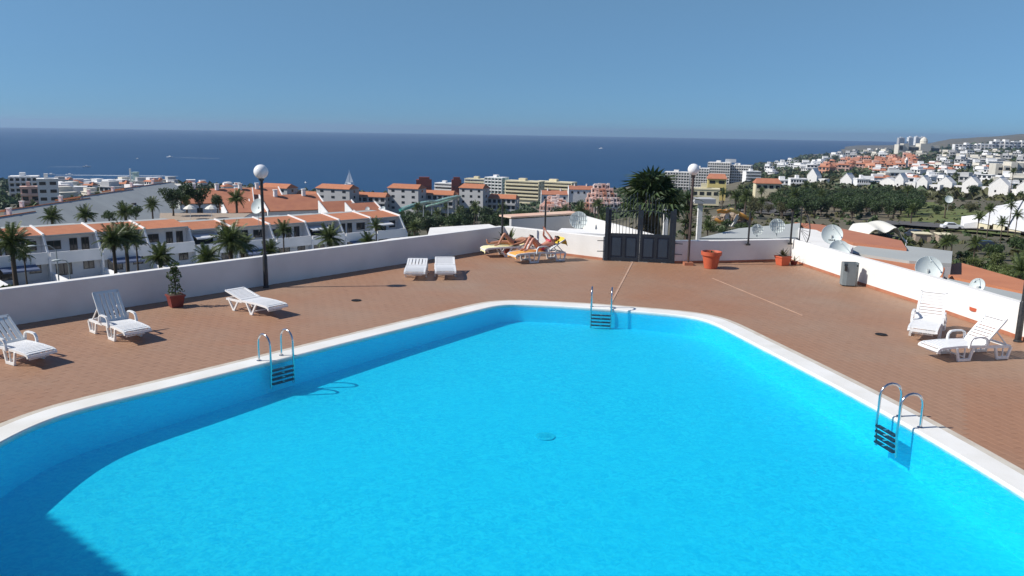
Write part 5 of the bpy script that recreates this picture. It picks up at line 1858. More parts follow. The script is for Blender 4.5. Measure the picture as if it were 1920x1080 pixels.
MB().hexa([A_ + Vector((-2.0, 1.5, -3.5)), A_ + Vector((.5, .5, -3.5)), A_ + Vector((2.5, 5, -3.5)), A_ + Vector((-.5, 5.5, -3.5))], [A_ + Vector((-2.0, 1.5, -.7)), A_ + Vector((.5, .5, -.1)), A_ + Vector((2.5, 5, .9)), A_ + Vector((-.5, 5.5, .4))]).build('end_wing', 'render_white', t)

# ---------------------------------------------------------------- water park
q = (50.551, 190.00, -15.578)
t = thing('water_park', 'orange and yellow water slides on pale rock behind the gate lamp', 'water slide', (q[0], q[1], q[2]))
def chute(pts, r_, m):
    b = MB()
    P = [Vector(p) for p in pts]
    n = 8
    vs = []
    for i, p in enumerate(P):
        d = (P[min(i + 1, len(P) - 1)] - P[max(i - 1, 0)]).normalized()
        s = d.cross(Vector((0, 0, 1))).normalized()
        u = s.cross(d)
        for k in range(n + 1):
            a = math.pi * (1 + k / n)
            vs.append(p + s * r_ * math.cos(a) + u * r_ * math.sin(a))
        for k in range(n + 1):
            a = math.pi * (2 - k / n)
            vs.append(p + s * (r_ + .12) * math.cos(a) + u * (r_ + .12) * math.sin(a))
    m2 = 2 * n + 2
    b.v = [tuple(v) for v in vs]
    for i in range(len(P) - 1):
        for k in range(m2):
            b.f.append((i * m2 + k, i * m2 + (k + 1) % m2, (i + 1) * m2 + (k + 1) % m2, (i + 1) * m2 + k))
    return b.build('chute', m, t, True)
rk = MB()
r = random.Random(3)
for k in range(26):
    rk.ball((r.uniform(-2, 7), r.uniform(0, 5), r.uniform(-1.2, .8)), (r.uniform(.6, 1.3), r.uniform(.6, 1.2), r.uniform(.5, 1.2)), 7, 5)
rk.build('rock', 'rock', t)
chute([(-2.2, -1, 2.3), (-1.4, -1.2, 2.6), (-.4, -1.2, 2.4), (.6, -1, 2.7)], .75, 'orange_paint')
chute([(.9, -1, 2.9), (2.0, -1.4, 2.7), (3.0, -1, 2.2)], .7, 'render_yellow')
chute([(3.3, -1, 1.9), (4.4, -1.5, 1.5), (5.4, -1.3, .9), (6.2, -1, .6)], .7, 'orange_paint')
chute([(-2.4, -1.5, .6), (-1.6, -1.9, .1), (-.4, -1.8, -.2)], .6, 'orange_paint')
for a_, c_, w_ in (((.4, -.5, -1), (.5, -.5, 2.4), .7), ((1.4, -1.6, -1.5), (3.4, -.6, 1.6), .6), ((1.0, -1.6, -1.6), (.5, -1.2, .5), .5)):
    MB().beam(a_, c_, w_).build('support', 'canopy', t)
q = (-41.755, 300.00, -24.495)
q_b = (-21.595, 330.00, -21.034)
t = thing('water_slide', 'long pale green water slide above the dark trees', 'water slide', (q[0], q[1], q[2]))
dv = Vector(q_b) - Vector(q)
chute([(0, 0, 0), dv * .22 + Vector((0, 0, .4)), dv * .40 + Vector((0, 0, .2)), dv * .55 + Vector((0, 0, -.6)), dv * .75 + Vector((0, 0, -.4)), dv * .95 + Vector((0, 0, -.6))], .8, 'slide_pale')
chute([dv * .38 + Vector((0, 1, -1.6)), dv * .55 + Vector((0, 1, -1.8)), dv * .75 + Vector((0, 1, -1.5)), dv * .98 + Vector((0, 1, -.9))], .55, 'slide_pale')
chute([Vector((-1, -.8, -.7)), dv * .12 + Vector((0, -.8, -.4)), dv * .22 + Vector((0, -.8, -.2))], .7, 'slide_green')
for k in range(7):
    p = dv * (k + .3) / 7
    MB().beam(p + Vector((0, .3, -.9)), (p.x, p.y + .3, -8), .25).build('support', 'frame_white', t)
#SECTION6
# ---------------------------------------------------------------- lawns, roads, cars
def patch(name, pts, m, lift, n=26, kind='structure', **kw):
    b = MB()
    xs = [p[0] for p in pts]
    ys_ = [p[1] for p in pts]
    x0, x1, y0, y1 = min(xs), max(xs), min(ys_), max(ys_)
    idx = {}
    for j in range(n + 1):
        for i in range(n + 1):
            x, y = x0 + (x1 - x0) * i / n, y0 + (y1 - y0) * j / n
            idx[i, j] = len(b.v)
            nn = noise.noise(Vector((x / 60, y / 60, 0))) * min(1.2, y / 300) + noise.noise(Vector((x / 600, y / 600, 3))) * min(6, y / 900)
            b.v.append((x, y, ground(x, y) + nn * .8 + lift))
    for j in range(n):
        for i in range(n):
            c = (x0 + (x1 - x0) * (i + .5) / n, y0 + (y1 - y0) * (j + .5) / n)
            if inside(c, pts):
                b.f.append((idx[i, j], idx[i + 1, j], idx[i + 1, j + 1], idx[i, j + 1]))
    return b.build(name, m, smooth=True, kind=kind, **kw)
P2 = lambda *a: [(p[0], p[1]) for p in a]
patch('lawn', P2((95.226, 194.45, -16.908), (93.088, 146.26, -13.850), (115.27, 177.94, -15.117), (146.40, 248.85, -18.447), (164.83, 314.97, -21.056), (147.82, 303.65, -20.931)), 'grass', .5, 40)
patch('road', P2((88.962, 189.40, -16.672), (93.726, 188.71, -16.640), (97.669, 144.98, -13.799), (102.45, 152.21, -14.088), (103.67, 203.44, -17.278), (96.944, 206.64, -17.477)), 'asphalt', .8, 60)
patch('car_park', P2((75.534, 272.87, -21.675), (81.029, 233.10, -18.858), (98.900, 274.56, -20.357), (104.08, 325.73, -23.009), (91.255, 322.52, -23.793)), 'asphalt', .5, 40)
def car(label, p, rz, m):
    t = thing('parked_car', label, 'car', (p[0], p[1], p[2] + .75), rz, 'cars in the valley')
    b = MB()
    sec = [(-2.1, .35, .75), (-2.0, .30, .85), (-1.2, .3, .92), (1.2, .3, .92), (1.95, .3, .85), (2.1, .35, .7)]
    b.v = []
    for x, z0, z1 in sec:
        for y, z in ((-.85, z0), (.85, z0), (.85, z1), (-.85, z1)):
            b.v.append((x, y, z))
    for i in range(len(sec) - 1):
        for k in range(4):
            b.f.append((i * 4 + k, i * 4 + (k + 1) % 4, i * 4 + 4 + (k + 1) % 4, i * 4 + 4 + k))
    b.f += [(0, 3, 2, 1), tuple(len(b.v) - 4 + k for k in range(4))]
    b.hexa([(-1.5, -.78, .925), (1.0, -.78, .925), (1.0, .78, .925), (-1.5, .78, .925)], [(-1.1, -.65, 1.42), (.4, -.65, 1.42), (.4, .65, 1.42), (-1.1, .65, 1.42)])
    b.build('body', m, t)
    g_ = MB()
    for s in (-1, 1):
        g_.hexa([(-1.25, s * .765, .99), (.75, s * .765, .99), (.75, s * .78, .99), (-1.25, s * .78, .99)], [(-1.0, s * .68, 1.34), (.32, s * .68, 1.34), (.32, s * .70, 1.34), (-1.0, s * .70, 1.34)])
    g_.build('side_window', 'glass_dark', t)
    wm = MB().lathe([(.31, -.1), (.31, .1)], 14).xf(Matrix.Rotation(R(90), 4, 'X')).mesh('wheel', 'tyre', True)
    for x in (-1.3, 1.3):
        for s in (-1, 1):
            put('wheel', wm, t, (x, s * .8, .31))
    return t
car('white car driving on the valley road past the lawn', (94.058, 170.04, -15.436), R(-8), 'car_white')
car('dark car parked by the stone huts beside the canopy', (76.246, 149.70, -14.796), R(20), 'car_dark')
car('dark car parked low among the palms at right', (71.729, 119.16, -12.813), R(-15), 'car_dark')
for lab, p, wd in (('stone hut with doorway left of the white car', (75.645, 145.75, -14.564), 2.6), ('stone hut beside the light green bushes', (78.250, 142.92, -14.325), 2.2)):
    t = thing('stone_hut', lab, 'hut', p, R(-14))
    t.scale = (1, 1, .6)
    MB().slab(-wd / 2, wd / 2, 0, 3, -2, 2.6).build('wall', 'tan_gravel', t)
    MB().slab(-wd / 2 - .2, wd / 2 + .2, -.2, 3.2, 2.603, 2.8).build('roof', 'render_cream', t)
    MB().slab(-.5, .6, -.03, .05, 0, 2.0).build('door', 'dark_metal_roof', t)
def street_lamp(label, p, h, arm):
    t = thing('street_lamp', label, 'street lamp', (p[0], p[1], p[2] - h), R(40), 'grey street lamps in front of the terraces')
    b = MB().tube([(0, 0, 0), (0, 0, h - .5), (-arm * .3, 0, h - .1), (-arm, 0, h)], [.07, .05, .045, .04], 8)
    b.build('pole', 'dish_back', t, True)
    MB().ball((-arm - .25, 0, h - .02), (.42, .16, .09), 12, 6).build('lamp_head', 'dish', t, True)
street_lamp('grey street lamp with long arm before the dark blue awning', (-40.682, 70.000, -6.120), 7.5, 1.6)
street_lamp('shorter grey street lamp right of the leftmost palms', (-37.399, 66.000, -6.771), 5.0, .6)

# ---------------------------------------------------------------- palms and trees
PG = 'palms between the terrace and the orange roofed houses'
def at_top(p, kind_h):                                  # p: crown centre; returns foot on the ground and the height
    gz_ = ground(p[0], p[1])
    return (p[0], p[1], gz_ - .2), max(1.5, p[2] - gz_ + .2)
near_palms = [('leftmost tall palm cut by the left frame edge', (-39.486, 62.000, -4.975), 0, 1.25), ('small palm just right of the leftmost tall palm', (-43.586, 70.000, -7.128), 1, .8), ('tall palm, left one of the pair before the third house', (-34.511, 68.000, -5.458), 0, 1.1), ('tall palm, right one of the pair before the third house', (-35.399, 72.000, -5.774), 0, 1.15), ('slim palm just behind the tall pair', (-38.268, 80.000, -7.159), 1, 1.0),
              ('low spreading palm left of the tall planter bush', (-29.658, 66.000, -6.552), 2, 1.0), ('big bushy palm left of the lamp pole', (-24.376, 68.000, -5.431), 0, 1.35), ('second bushy palm close against the lamp pole', (-25.391, 74.000, -6.633), 0, 1.0), ('low palm under the bushy pair left of lamp', (-24.841, 64.000, -6.200), 2, .9), ('thin palm with a small head right of the lamp pole', (-24.423, 84.000, -6.335), 1, .9),
              ('low dark palm behind the lamp pole base', (-22.898, 74.000, -6.997), 2, .8), ('round bushy palm before the house with green shutters', (-20.906, 90.000, -7.995), 0, 1.3), ('thin palm beside the twin pale awnings', (-19.393, 112.00, -9.090), 1, 1.0), ('low palm at the right end of the terraces', (-17.995, 98.000, -9.285), 2, .9)]
for k, (lab, p, kind, wd) in enumerate(near_palms):
    foot, h = at_top(p, kind)
    palm(lab, foot, h, kind, k * 1.3, PG, wd * 1.45)
PG2 = 'palms and shrubs behind the orange terrace roofs'
for k, (lab, p, kind, wd) in enumerate((('spreading palm against the grey roof, leftmost of three', (-60.597, 104.00, -7.700), 2, 1.2), ('spreading palm against the grey roof, above white chimney stub', (-58.311, 108.00, -7.799), 2, 1.2), ('palm with pale fronds before the grey roof', (-54.785, 112.00, -7.856), 2, 1.3), ('tall shaggy palm at the right edge of the grey roofs', (-55.480, 122.00, -7.652), 0, 1.1), ('dark palm before the village white walls', (-48.053, 138.00, -7.976), 2, 1.4))):
    foot, h = at_top(p, kind)
    palm(lab, foot, h, kind, k * 1.7 + .5, PG2, wd * 1.35)
for k, (lab, p, h, kind) in enumerate((('dark round tree left of the parasols by a white lamp', (-55.722, 130.00, -9.872), 5.2, 0), ('dark cypress like tree behind the clipped round bush', (-56.792, 138.00, -10.154), 5.8, 3), ('light green clipped round bush behind the left parasol', (-53.966, 131.00, -8.889), 2.8, 4), ('dark tree between the two white parasols', (-54.471, 138.00, -10.116), 5.0, 0), ('dark bush right of the second parasol', (-50.667, 136.00, -9.948), 3.6, 3), ('dark hedge tree above the third terrace roof', (-52.392, 110.00, -8.504), 2.6, 1), ('leafy tree filling the gap above second terrace roof', (-53.600, 105.00, -8.544), 2.4, 1))):
    tree(lab, (p[0], p[1], p[2] - .3), h, kind, k, PG2)

def grove(n, t0, t1, y0, y1, hmin, hmax, kinds, label, group, seed, gap=5, palms=0.0):
    r = random.Random(seed)
    pts = []
    tries = 0
    while len(pts) < n and tries < n * 30:
        tries += 1
        y = r.uniform(y0, y1)
        x = y * r.uniform(t0, t1)
        if any((x - a) ** 2 + (y - b) ** 2 < gap * gap for a, b in pts):
            continue
        if any((x - a) ** 2 + (y - b) ** 2 < 81 for a, b in TAKEN):
            continue
        pts.append((x, y))
        h = r.uniform(hmin, hmax)
        if r.random() < palms:
            palm('%s, %s' % (label[1], where((x / y - t0) / (t1 - t0), (y - y0) / (y1 - y0))), (x, y, ground(x, y) - .3), h * 1.0, r.choice((0, 1)), r.uniform(0, 6), group[1], min(2.3, h * .38))
        else:
            kd = r.choice(kinds)
            tree('%s %s, %s' % (('dark round', 'mid green', 'olive', 'dark upright', 'light green')[kd], label[0], where((x / y - t0) / (t1 - t0), (y - y0) / (y1 - y0))), (x, y, ground(x, y) - .5), h, kd, r.uniform(0, 6), group[0], r.uniform(.95, 1.35))
dk = ('tree of the belt beyond the annex roof', 'palm in the dark belt below the slide')
dg = ('trees of the dark belt', 'palms of the dark belt')
grove(46, -0.152, 0.120, 215, 350, 6.5, 9.0, (0, 0, 3, 1), dk, dg, 1, 6, .22)
grove(26, -0.129, 0.120, 140, 215, 4.2, 5.6, (0, 3, 1, 2), dk, dg, 2, 6, .2)
grove(14, -0.162, 0.024, 84, 130, 2.8, 4.2, (1, 3, 2), ('bush just over the left wall top', 'palm just over the left wall top'), ('bushes over the left wall', 'palms over the left wall'), 3, 4, .25)
pk = ('tree of the park behind canopy', 'palm among the dark park trees')
pg = ('trees of the dark park', 'palms of the dark park')
grove(110, 0.332, 0.510, 222, 350, 5.6, 7.2, (0, 0, 3, 1), pk, pg, 4, 4.4, .05)
grove(22, 0.279, 0.348, 210, 345, 4.2, 7.0, (2, 2, 1), ('tree left of the dark park', 'thin palm left of the dark park'), ('olive trees left of the park', 'palms left of the park'), 5, 6, .35)
grove(16, 0.143, 0.289, 225, 420, 5, 7, (0, 2, 1), ('tree between white hotel and water park', 'palm between white hotel and water park'), ('trees round the water park', 'palms round the water park'), 6, 7, .4)
grove(16, 0.229, 0.342, 120, 185, 2.6, 4.0, (1, 4, 3), ('bush below the water slides', 'small palm below the water slides'), ('bushes below the water park', 'palms below the water park'), 7, 4, .15)
grove(16, 0.491, 0.636, 185, 330, 3.0, 5.0, (1, 2, 0), ('tree on the lawn below gabled houses', 'palm on the lawn below gabled houses'), ('trees on the lawn slope', 'palms on the lawn slope'), 8, 9, .35)
grove(40, 0.481, 0.659, 48, 125, 2.4, 4.0, (1, 4, 4, 2), ('tree below the orange right roofs', 'palm below the orange right roofs'), ('light trees at lower right', 'palms at lower right'), 9, 3.6, .25)
grove(30, 0.355, 0.639, 430, 800, 3.5, 5.5, (0, 2, 1), ('tree between the valley white houses', 'palm between the valley white houses'), ('trees between the valley houses', 'palms between the valley houses'), 10, 12, .25)
grove(70, -0.627, -0.328, 330, 800, 3, 5.5, (0, 2, 1), ('tree among the white shore houses', 'palm among the white shore houses'), ('trees on the shore slope', 'palms on the shore slope'), 11, 10, .3)
grove(26, -0.328, -0.003, 368, 394, 4.5, 7.5, (0, 2, 1), ('tree before the grey tower hotel', 'palm before the grey tower hotel'), ('trees before the tower hotel', 'palms before the tower hotel'), 12, 5, .5)
for k, (lab, p, h, wd) in enumerate((('umbrella shaped pine before the white gables', (205.49, 357.23, -21.787), 7.0, 1.0), ('tall slim palm before the right gables', (215.97, 347.55, -21.278), 12.0, .7))):
    (tree(lab, (p[0], p[1], p[2] - .3), h, 0, k, 'single trees before the gables', 1.1) if k == 0 else palm(lab, p, h, 1, 0, 'single trees before the gables', 2.2))
for k, (lab, p) in enumerate((('small palm at left end of the white complex', (80.915, 138.00, -9.016)), ('small palm against the upper white roof', (85.056, 142.00, -7.851)), ('second small palm against the upper white roof', (93.774, 150.00, -7.875)), ('small palm near frame edge against the white roof', (87.517, 138.00, -8.537)), ('lowest small palm against the white roof', (80.173, 130.00, -9.048)))):
    foot, h = at_top(p, 1)
    palm(lab, foot, h, 1, k * 1.1, 'small palms before the white complex', 1.3)
# distant scrub on the slopes: one mass
def scrub(name, label, n, t0, t1, y0, y1, seed, m='leaf_dark', s0=1.2, s1=3.0):
    r = random.Random(seed)
    b = MB()
    for i in range(n):
        y = y0 * (y1 / y0) ** r.random()
        x = y * r.uniform(t0, t1)
        z = ground(x, y)
        if z < SEA_Z + 2:
            continue
        s = r.uniform(s0, s1) * (1 + y / 1500)
        for k in range(5):
            d = Vector((r.gauss(0, 1), r.gauss(0, 1), abs(r.gauss(0, .6)) + .2)).normalized()
            c = Vector((x, y, z)) + d * s * .5
            u = d.orthogonal().normalized() * s * r.uniform(.5, .8)
            v = d.cross(u)
            b.add([c - u - v * .6, c + u - v * .8, c + u * .8 + v, c - u * .9 + v * .7], [(0, 1, 2, 3)])
    return b.build(name, m, kind='stuff', label=label)
scrub('shrubs', 'dark scrub scattered over the right hillside', 3600, 0.286, 0.679, 420, 3200, 1)
scrub('shrubs', 'olive dry scrub scattered over the right hillside', 2600, 0.286, 0.679, 330, 2600, 2, 'leaf_olive')
scrub('shrubs', 'dark scrub over the left shore slope', 2600, -0.680, 0.256, 330, 1080, 3)
scrub('shrubs', 'low green ground cover in the near valley', 1100, -0.175, 0.679, 60, 330, 4, 'leaf', .4, 1.0)
scrub('shrubs', 'low dark ground cover in the near valley', 1300, -0.175, 0.679, 60, 330, 5, 'leaf_olive', .4, 1.1)
scrub('shrubs', 'garden shrubs between the white walls of the left terraces', 900, -0.667, -0.135, 55, 84, 6, 'leaf', .3, .8)

# dish on a mast over the orange terraces
dish('large white dish partly hidden by the left lamp pole', (-32.111, 100.00, -5.394), .98, 205, 22, False, 3.2)
for lab, p in (('small white dish on the roof edge left of twin awnings', (-38.585, 104.00, -8.746)), ('small white dish above the striped roof at terrace end', (-21.981, 134.00, -8.740)), ('small white dish above the bright orange village roof', (-28.714, 142.00, -8.947)), ('small white drum dish between village roof and dark trees', (-25.327, 138.00, -9.269))):
    dish(lab, p, .42, 195, 20, False, 1.2)
dish('white dish on the lawn slope below the gabled houses', (109.08, 200.00, -10.624), .95, 190, 25, False, 3.0)

# ---------------------------------------------------------------- boats
def boat(label, p, L_, heading, wake, sail=False):
    t = thing('sailing_boat' if sail else 'motor_boat', label, 'boat', (p[0], p[1], SEA_Z), heading, 'boats out at sea')
    b = MB()
    w2 = L_ * .16
    st = [(-L_ / 2, w2 * .8), (-L_ * .1, w2), (L_ * .25, w2 * .7), (L_ / 2, .05)]
    b.v = []
    for x, w_ in st:
        b.v += [(x, -w_, L_ * .11), (x, w_, L_ * .11), (x, w_ * .6, -.3), (x, -w_ * .6, -.3)]
    for i in range(3):
        for k in range(4):
            b.f.append((i * 4 + k, i * 4 + (k + 1) % 4, i * 4 + 4 + (k + 1) % 4, i * 4 + 4 + k))
    b.f += [(3, 2, 1, 0), (12, 13, 14, 15)]
    b.build('hull', 'render_white', t)
    MB().hexa([(-L_ * .2, -w2 * .6, L_ * .112), (L_ * .2, -w2 * .5, L_ * .112), (L_ * .2, w2 * .5, L_ * .112), (-L_ * .2, w2 * .6, L_ * .112)], [(-L_ * .18, -w2 * .5, L_ * .24), (L_ * .08, -w2 * .45, L_ * .24), (L_ * .08, w2 * .45, L_ * .24), (-L_ * .18, w2 * .5, L_ * .24)]).build('cabin', 'render_white', t)
    if sail:
        MB().tube([(0, 0, 0), (0, 0, L_ * 1.55)], .22, 6).build('mast', 'sail', t)
        for nm, tri in (('main_sail', [(-L_ * .42, 0, L_ * .28), (-.2, 0, L_ * .28), (-.2, 0, L_ * 1.5)]), ('jib', [(.3, 0, L_ * 1.3), (L_ * .46, 0, L_ * .16), (.4, 0, L_ * .2)])):
            s_ = MB()
            s_.v = [(x, -.04, z) for x, y, z in tri] + [(x, .04, z) for x, y, z in tri]
            s_.f = [(0, 1, 2), (5, 4, 3), (0, 3, 4, 1), (1, 4, 5, 2), (2, 5, 3, 0)]
            s_.build(nm, 'sail', t)
    if wake:
        wk = MB()
        r = random.Random(int(L_ * 31 + wake))
        n = 14
        vs = []
        for i in range(n + 1):
            q = i / n
            ww = (1.6 + wake * .05 * q) * (1 - .75 * q) * r.uniform(.7, 1.2)
            vs += [(-L_ * .4 - wake * q, -ww + 3 * math.sin(q * 2), .10), (-L_ * .4 - wake * q, ww + 3 * math.sin(q * 2), .10)]
        wk.v = vs
        wk.f = [(2 * i, 2 * i + 2, 2 * i + 3, 2 * i + 1) for i in range(n)]
        wk.build('wake', 'foam', t)
    return t
boat('motor boat trailing a short white wake, farthest right of left ones', (-879.04, 2051.20, -75.000), 16, R(172), 130)
boat('motor boat with a small wake above the left shore houses', (-809.94, 1520.78, -75.000), 14, R(20), 60)
boat('motor boat with the longest wake near the far left hotel', (-731.23, 1263.25, -75.000), 12, R(186), 190)
boat('motor boat crossing just below the longest wake', (-705.96, 1270.90, -75.000), 11, R(190), 140)
boat('tiny white boat resting between the two wakes', (-900.37, 1921.55, -75.000), 10, R(90), 0)
boat('faraway white boat in the middle of the sea', (435.27, 4046.97, -75.000), 22, R(160), 0)
boat('pale sailing boat with a tall mast behind tower hotel', (-235.34, 1144.36, -75.000), 14, R(175), 0, True)
boat('small white boat close inshore left of the sailing boat', (-305.69, 1174.23, -75.000), 8, R(120), 0)

# ---------------------------------------------------------------- people on the corner loungers
def skin_body(name, chains, m, parent, levels=1):
    """chains: list of [(x, y, z, radius), ...]; points that coincide are merged; the first point is the root"""
    vs, rad, es = [], [], []
    key = {}
    for ch in chains:
        prev = None
        for x, y, z, r_ in ch:
            k = (round(x, 3), round(y, 3), round(z, 3))
            if k not in key:
                key[k] = len(vs)
                vs.append((x, y, z))
                rad.append(r_)
            i = key[k]
            if prev is not None and prev != i:
                es.append((prev, i))
            prev = i
    me = bpy.data.meshes.new(name)
    me.from_pydata(vs, es, [])
    o = bpy.data.objects.new(name, me)
    COL.objects.link(o)
    md = o.modifiers.new('skin', 'SKIN')
    md.use_smooth_shade = True
    o.modifiers.new('sub', 'SUBSURF').levels = levels
    for i, v in enumerate(me.skin_vertices[0].data):
        v.radius = (rad[i], rad[i])
        v.use_root = i == 0
    dg_ = bpy.context.evaluated_depsgraph_get()
    em = bpy.data.meshes.new_from_object(o.evaluated_get(dg_))
    bpy.data.objects.remove(o)
    em.name = name
    em.materials.clear()
    em.materials.append(M[m])
    for p in em.polygons:
        p.use_smooth = True
    return put(name, em, parent)
def person(label, loc, rz, skin, suit, recline, knees, arms, hair='hair', sex=0):
    """lies on a lounger: local +y towards the head, -y towards the feet, z = 0 on the terrace"""
    t = thing('person', label, 'person', loc, rz, 'sunbathers in the corner')
    sz = .47                                            # hip centre above the terrace on the lounger
    a = R(recline)
    def tp(d, off=0.0, x=0.0):                          # point along the spine from the hips
        return (x, .12 + d * math.cos(a) - off * math.sin(a), sz + d * math.sin(a) + off * math.cos(a))
    P = (0, .12, sz)
    body = [[(*P, .125), (*tp(.16), .115), (*tp(.34), .135), (*tp(.46), .13), (*tp(.53), .055), (*tp(.58, .0), .05)]]
    for s in (-1, 1):
        hip = (s * .095, .08, sz)
        up = knees[0 if s < 0 else 1]
        if up:
            kn = (s * .12, -.24, sz + .36)
            an = (s * .12, -.46, sz - .03)
            toe = (s * .125, -.63, sz - .06)
        else:
            kn = (s * .12, -.36, sz + .03)
            an = (s * .13, -.78, sz - .02)
            toe = (s * .14, -.83, sz + .14)
        body.append([(*P, .125), (*hip, .10), *[(hip[0] + (kn[0] - hip[0]) * q, hip[1] + (kn[1] - hip[1]) * q, hip[2] + (kn[2] - hip[2]) * q, .088 - .022 * q) for q in (.35, .7)], (*kn, .058), *[(kn[0] + (an[0] - kn[0]) * q, kn[1] + (an[1] - kn[1]) * q, kn[2] + (an[2] - kn[2]) * q, .058 - .02 * q) for q in (.3, .7)], (*an, .035), ((an[0] + toe[0]) / 2, (an[1] + toe[1]) / 2, (an[2] + toe[2]) / 2, .036), (*toe, .022)])
        sh = tp(.45, .0, s * .17)
        if arms == 'raised':
            el = (s * .25, sh[1] - .16, sh[2] + .20)
            wr = (s * .07, sh[1] - .25, sh[2] + .40)
            hd_ = (s * .04, sh[1] - .27, sh[2] + .47)
        else:
            el = (s * .27, sh[1] - .22, sh[2] - .08)
            wr = (s * .26, sh[1] - .46, sz - .02)
            hd_ = (s * .25, sh[1] - .54, sz - .03)
        body.append([(*tp(.46), .13), (*sh, .058), *[(sh[0] + (el[0] - sh[0]) * q, sh[1] + (el[1] - sh[1]) * q, sh[2] + (el[2] - sh[2]) * q, .048) for q in (.5,)], (*el, .038), ((el[0] + wr[0]) / 2, (el[1] + wr[1]) / 2, (el[2] + wr[2]) / 2, .034), (*wr, .025), (*hd_, .030)])
        # fingers rooted inside the palm
        dv_ = (Vector(hd_) - Vector(wr)).normalized()
        sd = Vector((1, 0, 0))
        for fi in range(4):
            o_f = Vector(hd_) + sd * (.021 * (fi - 1.5))
            ln = (.065, .075, .072, .055)[fi]
            p1 = o_f + dv_ * .03
            p2 = o_f + dv_ * (.03 + ln * .55) + Vector((0, -.012, -.004))
            p3 = o_f + dv_ * (.03 + ln) + Vector((0, -.03, -.012))
            body.append([(*hd_, .030), (*p1, .010), (*p2, .009), (*p3, .007)])
        th = Vector(hd_) - sd * s * .028
        body.append([(*hd_, .030), (*th, .011), (*(th + dv_ * .03 - sd * s * .014), .010), (*(th + dv_ * .055 - sd * s * .016), .008)])
    # head on the neck
    hc = tp(.69, .01)
    body.append([(*tp(.58), .05), (*tp(.63), .062), (*hc, .088), (*tp(.76, .01), .072)])
    b = skin_body('body', body, skin, t)
    f = MB()
    nrm = Vector((0, -math.sin(a), math.cos(a)))
    ax = Vector((0, math.cos(a), math.sin(a)))
    H = Vector(hc)
    f.ball(tuple(H + nrm * .098 - ax * .005), (.016, .022, .022), 8, 6)
    f.build('nose', skin, t, True)
    for s in (-1, 1):
        MB().ball(tuple(H + nrm * .083 + ax * .022 + Vector((s * .033, 0, 0))), .012, 8, 6).build('eye', 'hair', t, True)
        MB().ball(tuple(H + Vector((s * .088, 0, 0))), (.014, .028, .034), 8, 6).build('ear', skin, t, True)
    MB().ball(tuple(H + nrm * .085 - ax * .045), (.028, .010, .008), 8, 6).build('mouth', 'skirting', t, True)
    hb = MB().ball(tuple(H - nrm * .018 + ax * .030), (.098, .100, .098), 16, 10)
    if sex:
        hb.ball(tuple(H - nrm * .05 + ax * .06), (.10, .085, .08), 14, 8)
    hb.build('hair', hair, t, True)
    sw = MB()
    c = tp(.02)
    sw.ball((c[0], c[1], c[2]), (.155, .135, .125), 16, 10)
    if sex:
        c = tp(.38, .05)
        sw.ball((-.068, c[1], c[2] + .02), (.072, .075, .065), 12, 8)
        sw.ball((.068, c[1], c[2] + .02), (.072, .075, .065), 12, 8)
    sw.build('swimwear', suit, t, True)
    if not sex:
        pass
    return t
ax_, ay_ = (0.857, 26.689)
rzA = R(-62)
LA = lounger('occupied lounger in front, yellow towel over its raised back', ax_, ay_ + .45, rzA, 30, True, 'cross', False, 'plastic_grey')
person('sunbather in pink swimwear with raised arms and both knees bent', (ax_, ay_ + .45, .0), rzA, 'skin_pink', 'swim_red', 24, (1, 1), 'raised', sex=1)
bx_, by_ = (-0.206, 27.736)
rzB = R(-72)
LB = lounger('occupied lounger behind, yellow towel under the sunbather', bx_ + .1, by_ + .55, rzB, 18, False, 'cross', True, 'plastic')
person('sunbather in dark trunks with one knee up beside the corner plant', (bx_ + .1, by_ + .55, .0), rzB, 'skin', 'swim_dark', 14, (0, 1), 'down')
def towel(label, loc, rz, prof, wd, m, name='beach_towel'):
    b = MB()
    r = random.Random(7)
    n = len(prof)
    m_ = 6
    for y, z in prof:
        for k in range(m_ + 1):
            x = -wd / 2 + wd * k / m_
            b.v.append((x, y, z + r.uniform(-.006, .010) - (.05 if k in (0, m_) else 0)))
    o_ = len(b.v)
    b.v += [(x, y, z - .014) for x, y, z in b.v]
    for i in range(n - 1):
        for k in range(m_):
            a_ = i * (m_ + 1) + k
            b.f += [(a_, a_ + 1, a_ + m_ + 2, a_ + m_ + 1), (o_ + a_, o_ + a_ + m_ + 1, o_ + a_ + m_ + 2, o_ + a_ + 1)]
    ob = b.build(name, m, None, True, label=label, category='towel', group='beach towels on the corner loungers')
    ob.location = loc
    ob.rotation_euler = (0, 0, rz)
    return ob
aA = R(30)
def bkA(d, off):
    return (.22 + d * math.cos(aA) - off * math.sin(aA), .345 + d * math.sin(aA) + off * math.cos(aA))
towel('golden yellow towel hung over the head end of front lounger', (ax_, ay_ + .45, .011), rzA, [bkA(.50, .035), bkA(.62, .04), bkA(.74, .05), (bkA(.84, .05)), (bkA(.88, .0)[0], bkA(.88, -.06)[1]), (bkA(.90, -.02)[0] + .02, bkA(.84, -.24)[1])], .60, 'towel_yellow')
towel('orange and yellow towel under the front sunbather feet', (ax_, ay_ + .45, .011), rzA, [(-1.0, .22), (-.99, .335), (-.9, .355), (-.5, .375), (-.1, .372), (.2, .362)], .60, 'towel_orange')
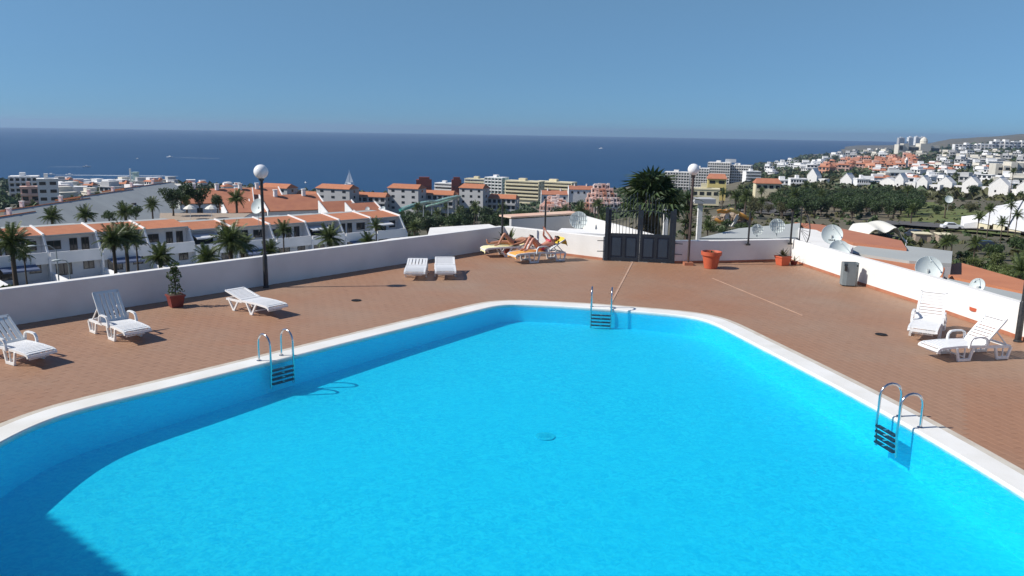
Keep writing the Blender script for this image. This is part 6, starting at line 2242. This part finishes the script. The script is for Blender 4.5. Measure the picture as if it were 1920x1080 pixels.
towel('pale yellow towel spread on the rear lounger', (bx_ + .1, by_ + .55, .011), rzB, [(-1.01, .20), (-.99, .335), (-.9, .355), (-.5, .375), (-.1, .372), (.22, .362), (.5, .45)], .60, 'towel_pale')
hx, hy_ = ax_, ay_
t = thing('potted_plant', 'leafy green plant in brown pot in the far left wall corner', 'plant', (*(-0.178, 28.994), .011), 0, 'terracotta pots on the terrace')
MB().lathe([(.15, 0), (.2, .26), (.22, .28), (.2, .3)], 18).build('pot', 'terracotta_dark', t, True)
blades(34, .75, .1, 77, .05, .45).xf(Matrix.Translation((0, 0, .28))).build('plant', 'leaf', t)
blades(14, .8, .0, 78, .045, .35).xf(Matrix.Translation((0, 0, .28))).build('young_leaves', 'leaf_light', t)

# ---------------------------------------------------------------- the apartment house whose roof shades the pool corner
hb_t = thing('apartment_house', 'white apartment house beside the pool, out of the frame at left', 'building', (-15.3, 7.83, 0), math.atan2(-.636, .771))
MB().slab(-7.5, 9, -9.0, -.4, -6.5, 7.7).build('wall', 'white_wall', hb_t)
MB().slab(-7.8, 9.3, -9.3, 0, 7.703, 8.0).build('roof', 'roof_orange', hb_t)
rt_ = MB().tube([(0, -.7, 7.98), (0, .03, 7.93)], .11, 8).mesh('roof_tile', 'roof_orange', True)
for k in range(75):
    put('roof_tile', rt_, hb_t, (-7.7 + k * .226, 0, 0))
for k in range(4):
    window(hb_t, -5 + 4 * k, -.42, 4.6, 1.6, 1.4)
    window(hb_t, -5 + 4 * k, -.42, 1.6, 1.6, 1.4)

# ---------------------------------------------------------------- haze over land and sea
hz = MB().slab(-17500, 17500, -17500, 17500, -99, 72)
hm = bpy.data.materials.new('haze')
hm.use_nodes = True
hn = hm.node_tree.nodes
hn.remove(hn['Principled BSDF'])
pv = hn.new('ShaderNodeVolumePrincipled')
pv.inputs['Color'].default_value = (.46, .63, .86, 1)
pv.inputs['Density'].default_value = 7.5e-5
pv.inputs['Anisotropy'].default_value = .2
hm.node_tree.links.new(pv.outputs[0], hn['Material Output'].inputs['Volume'])
hz.build('haze', hm, kind='stuff', label='thin pale sea haze over the whole bay')
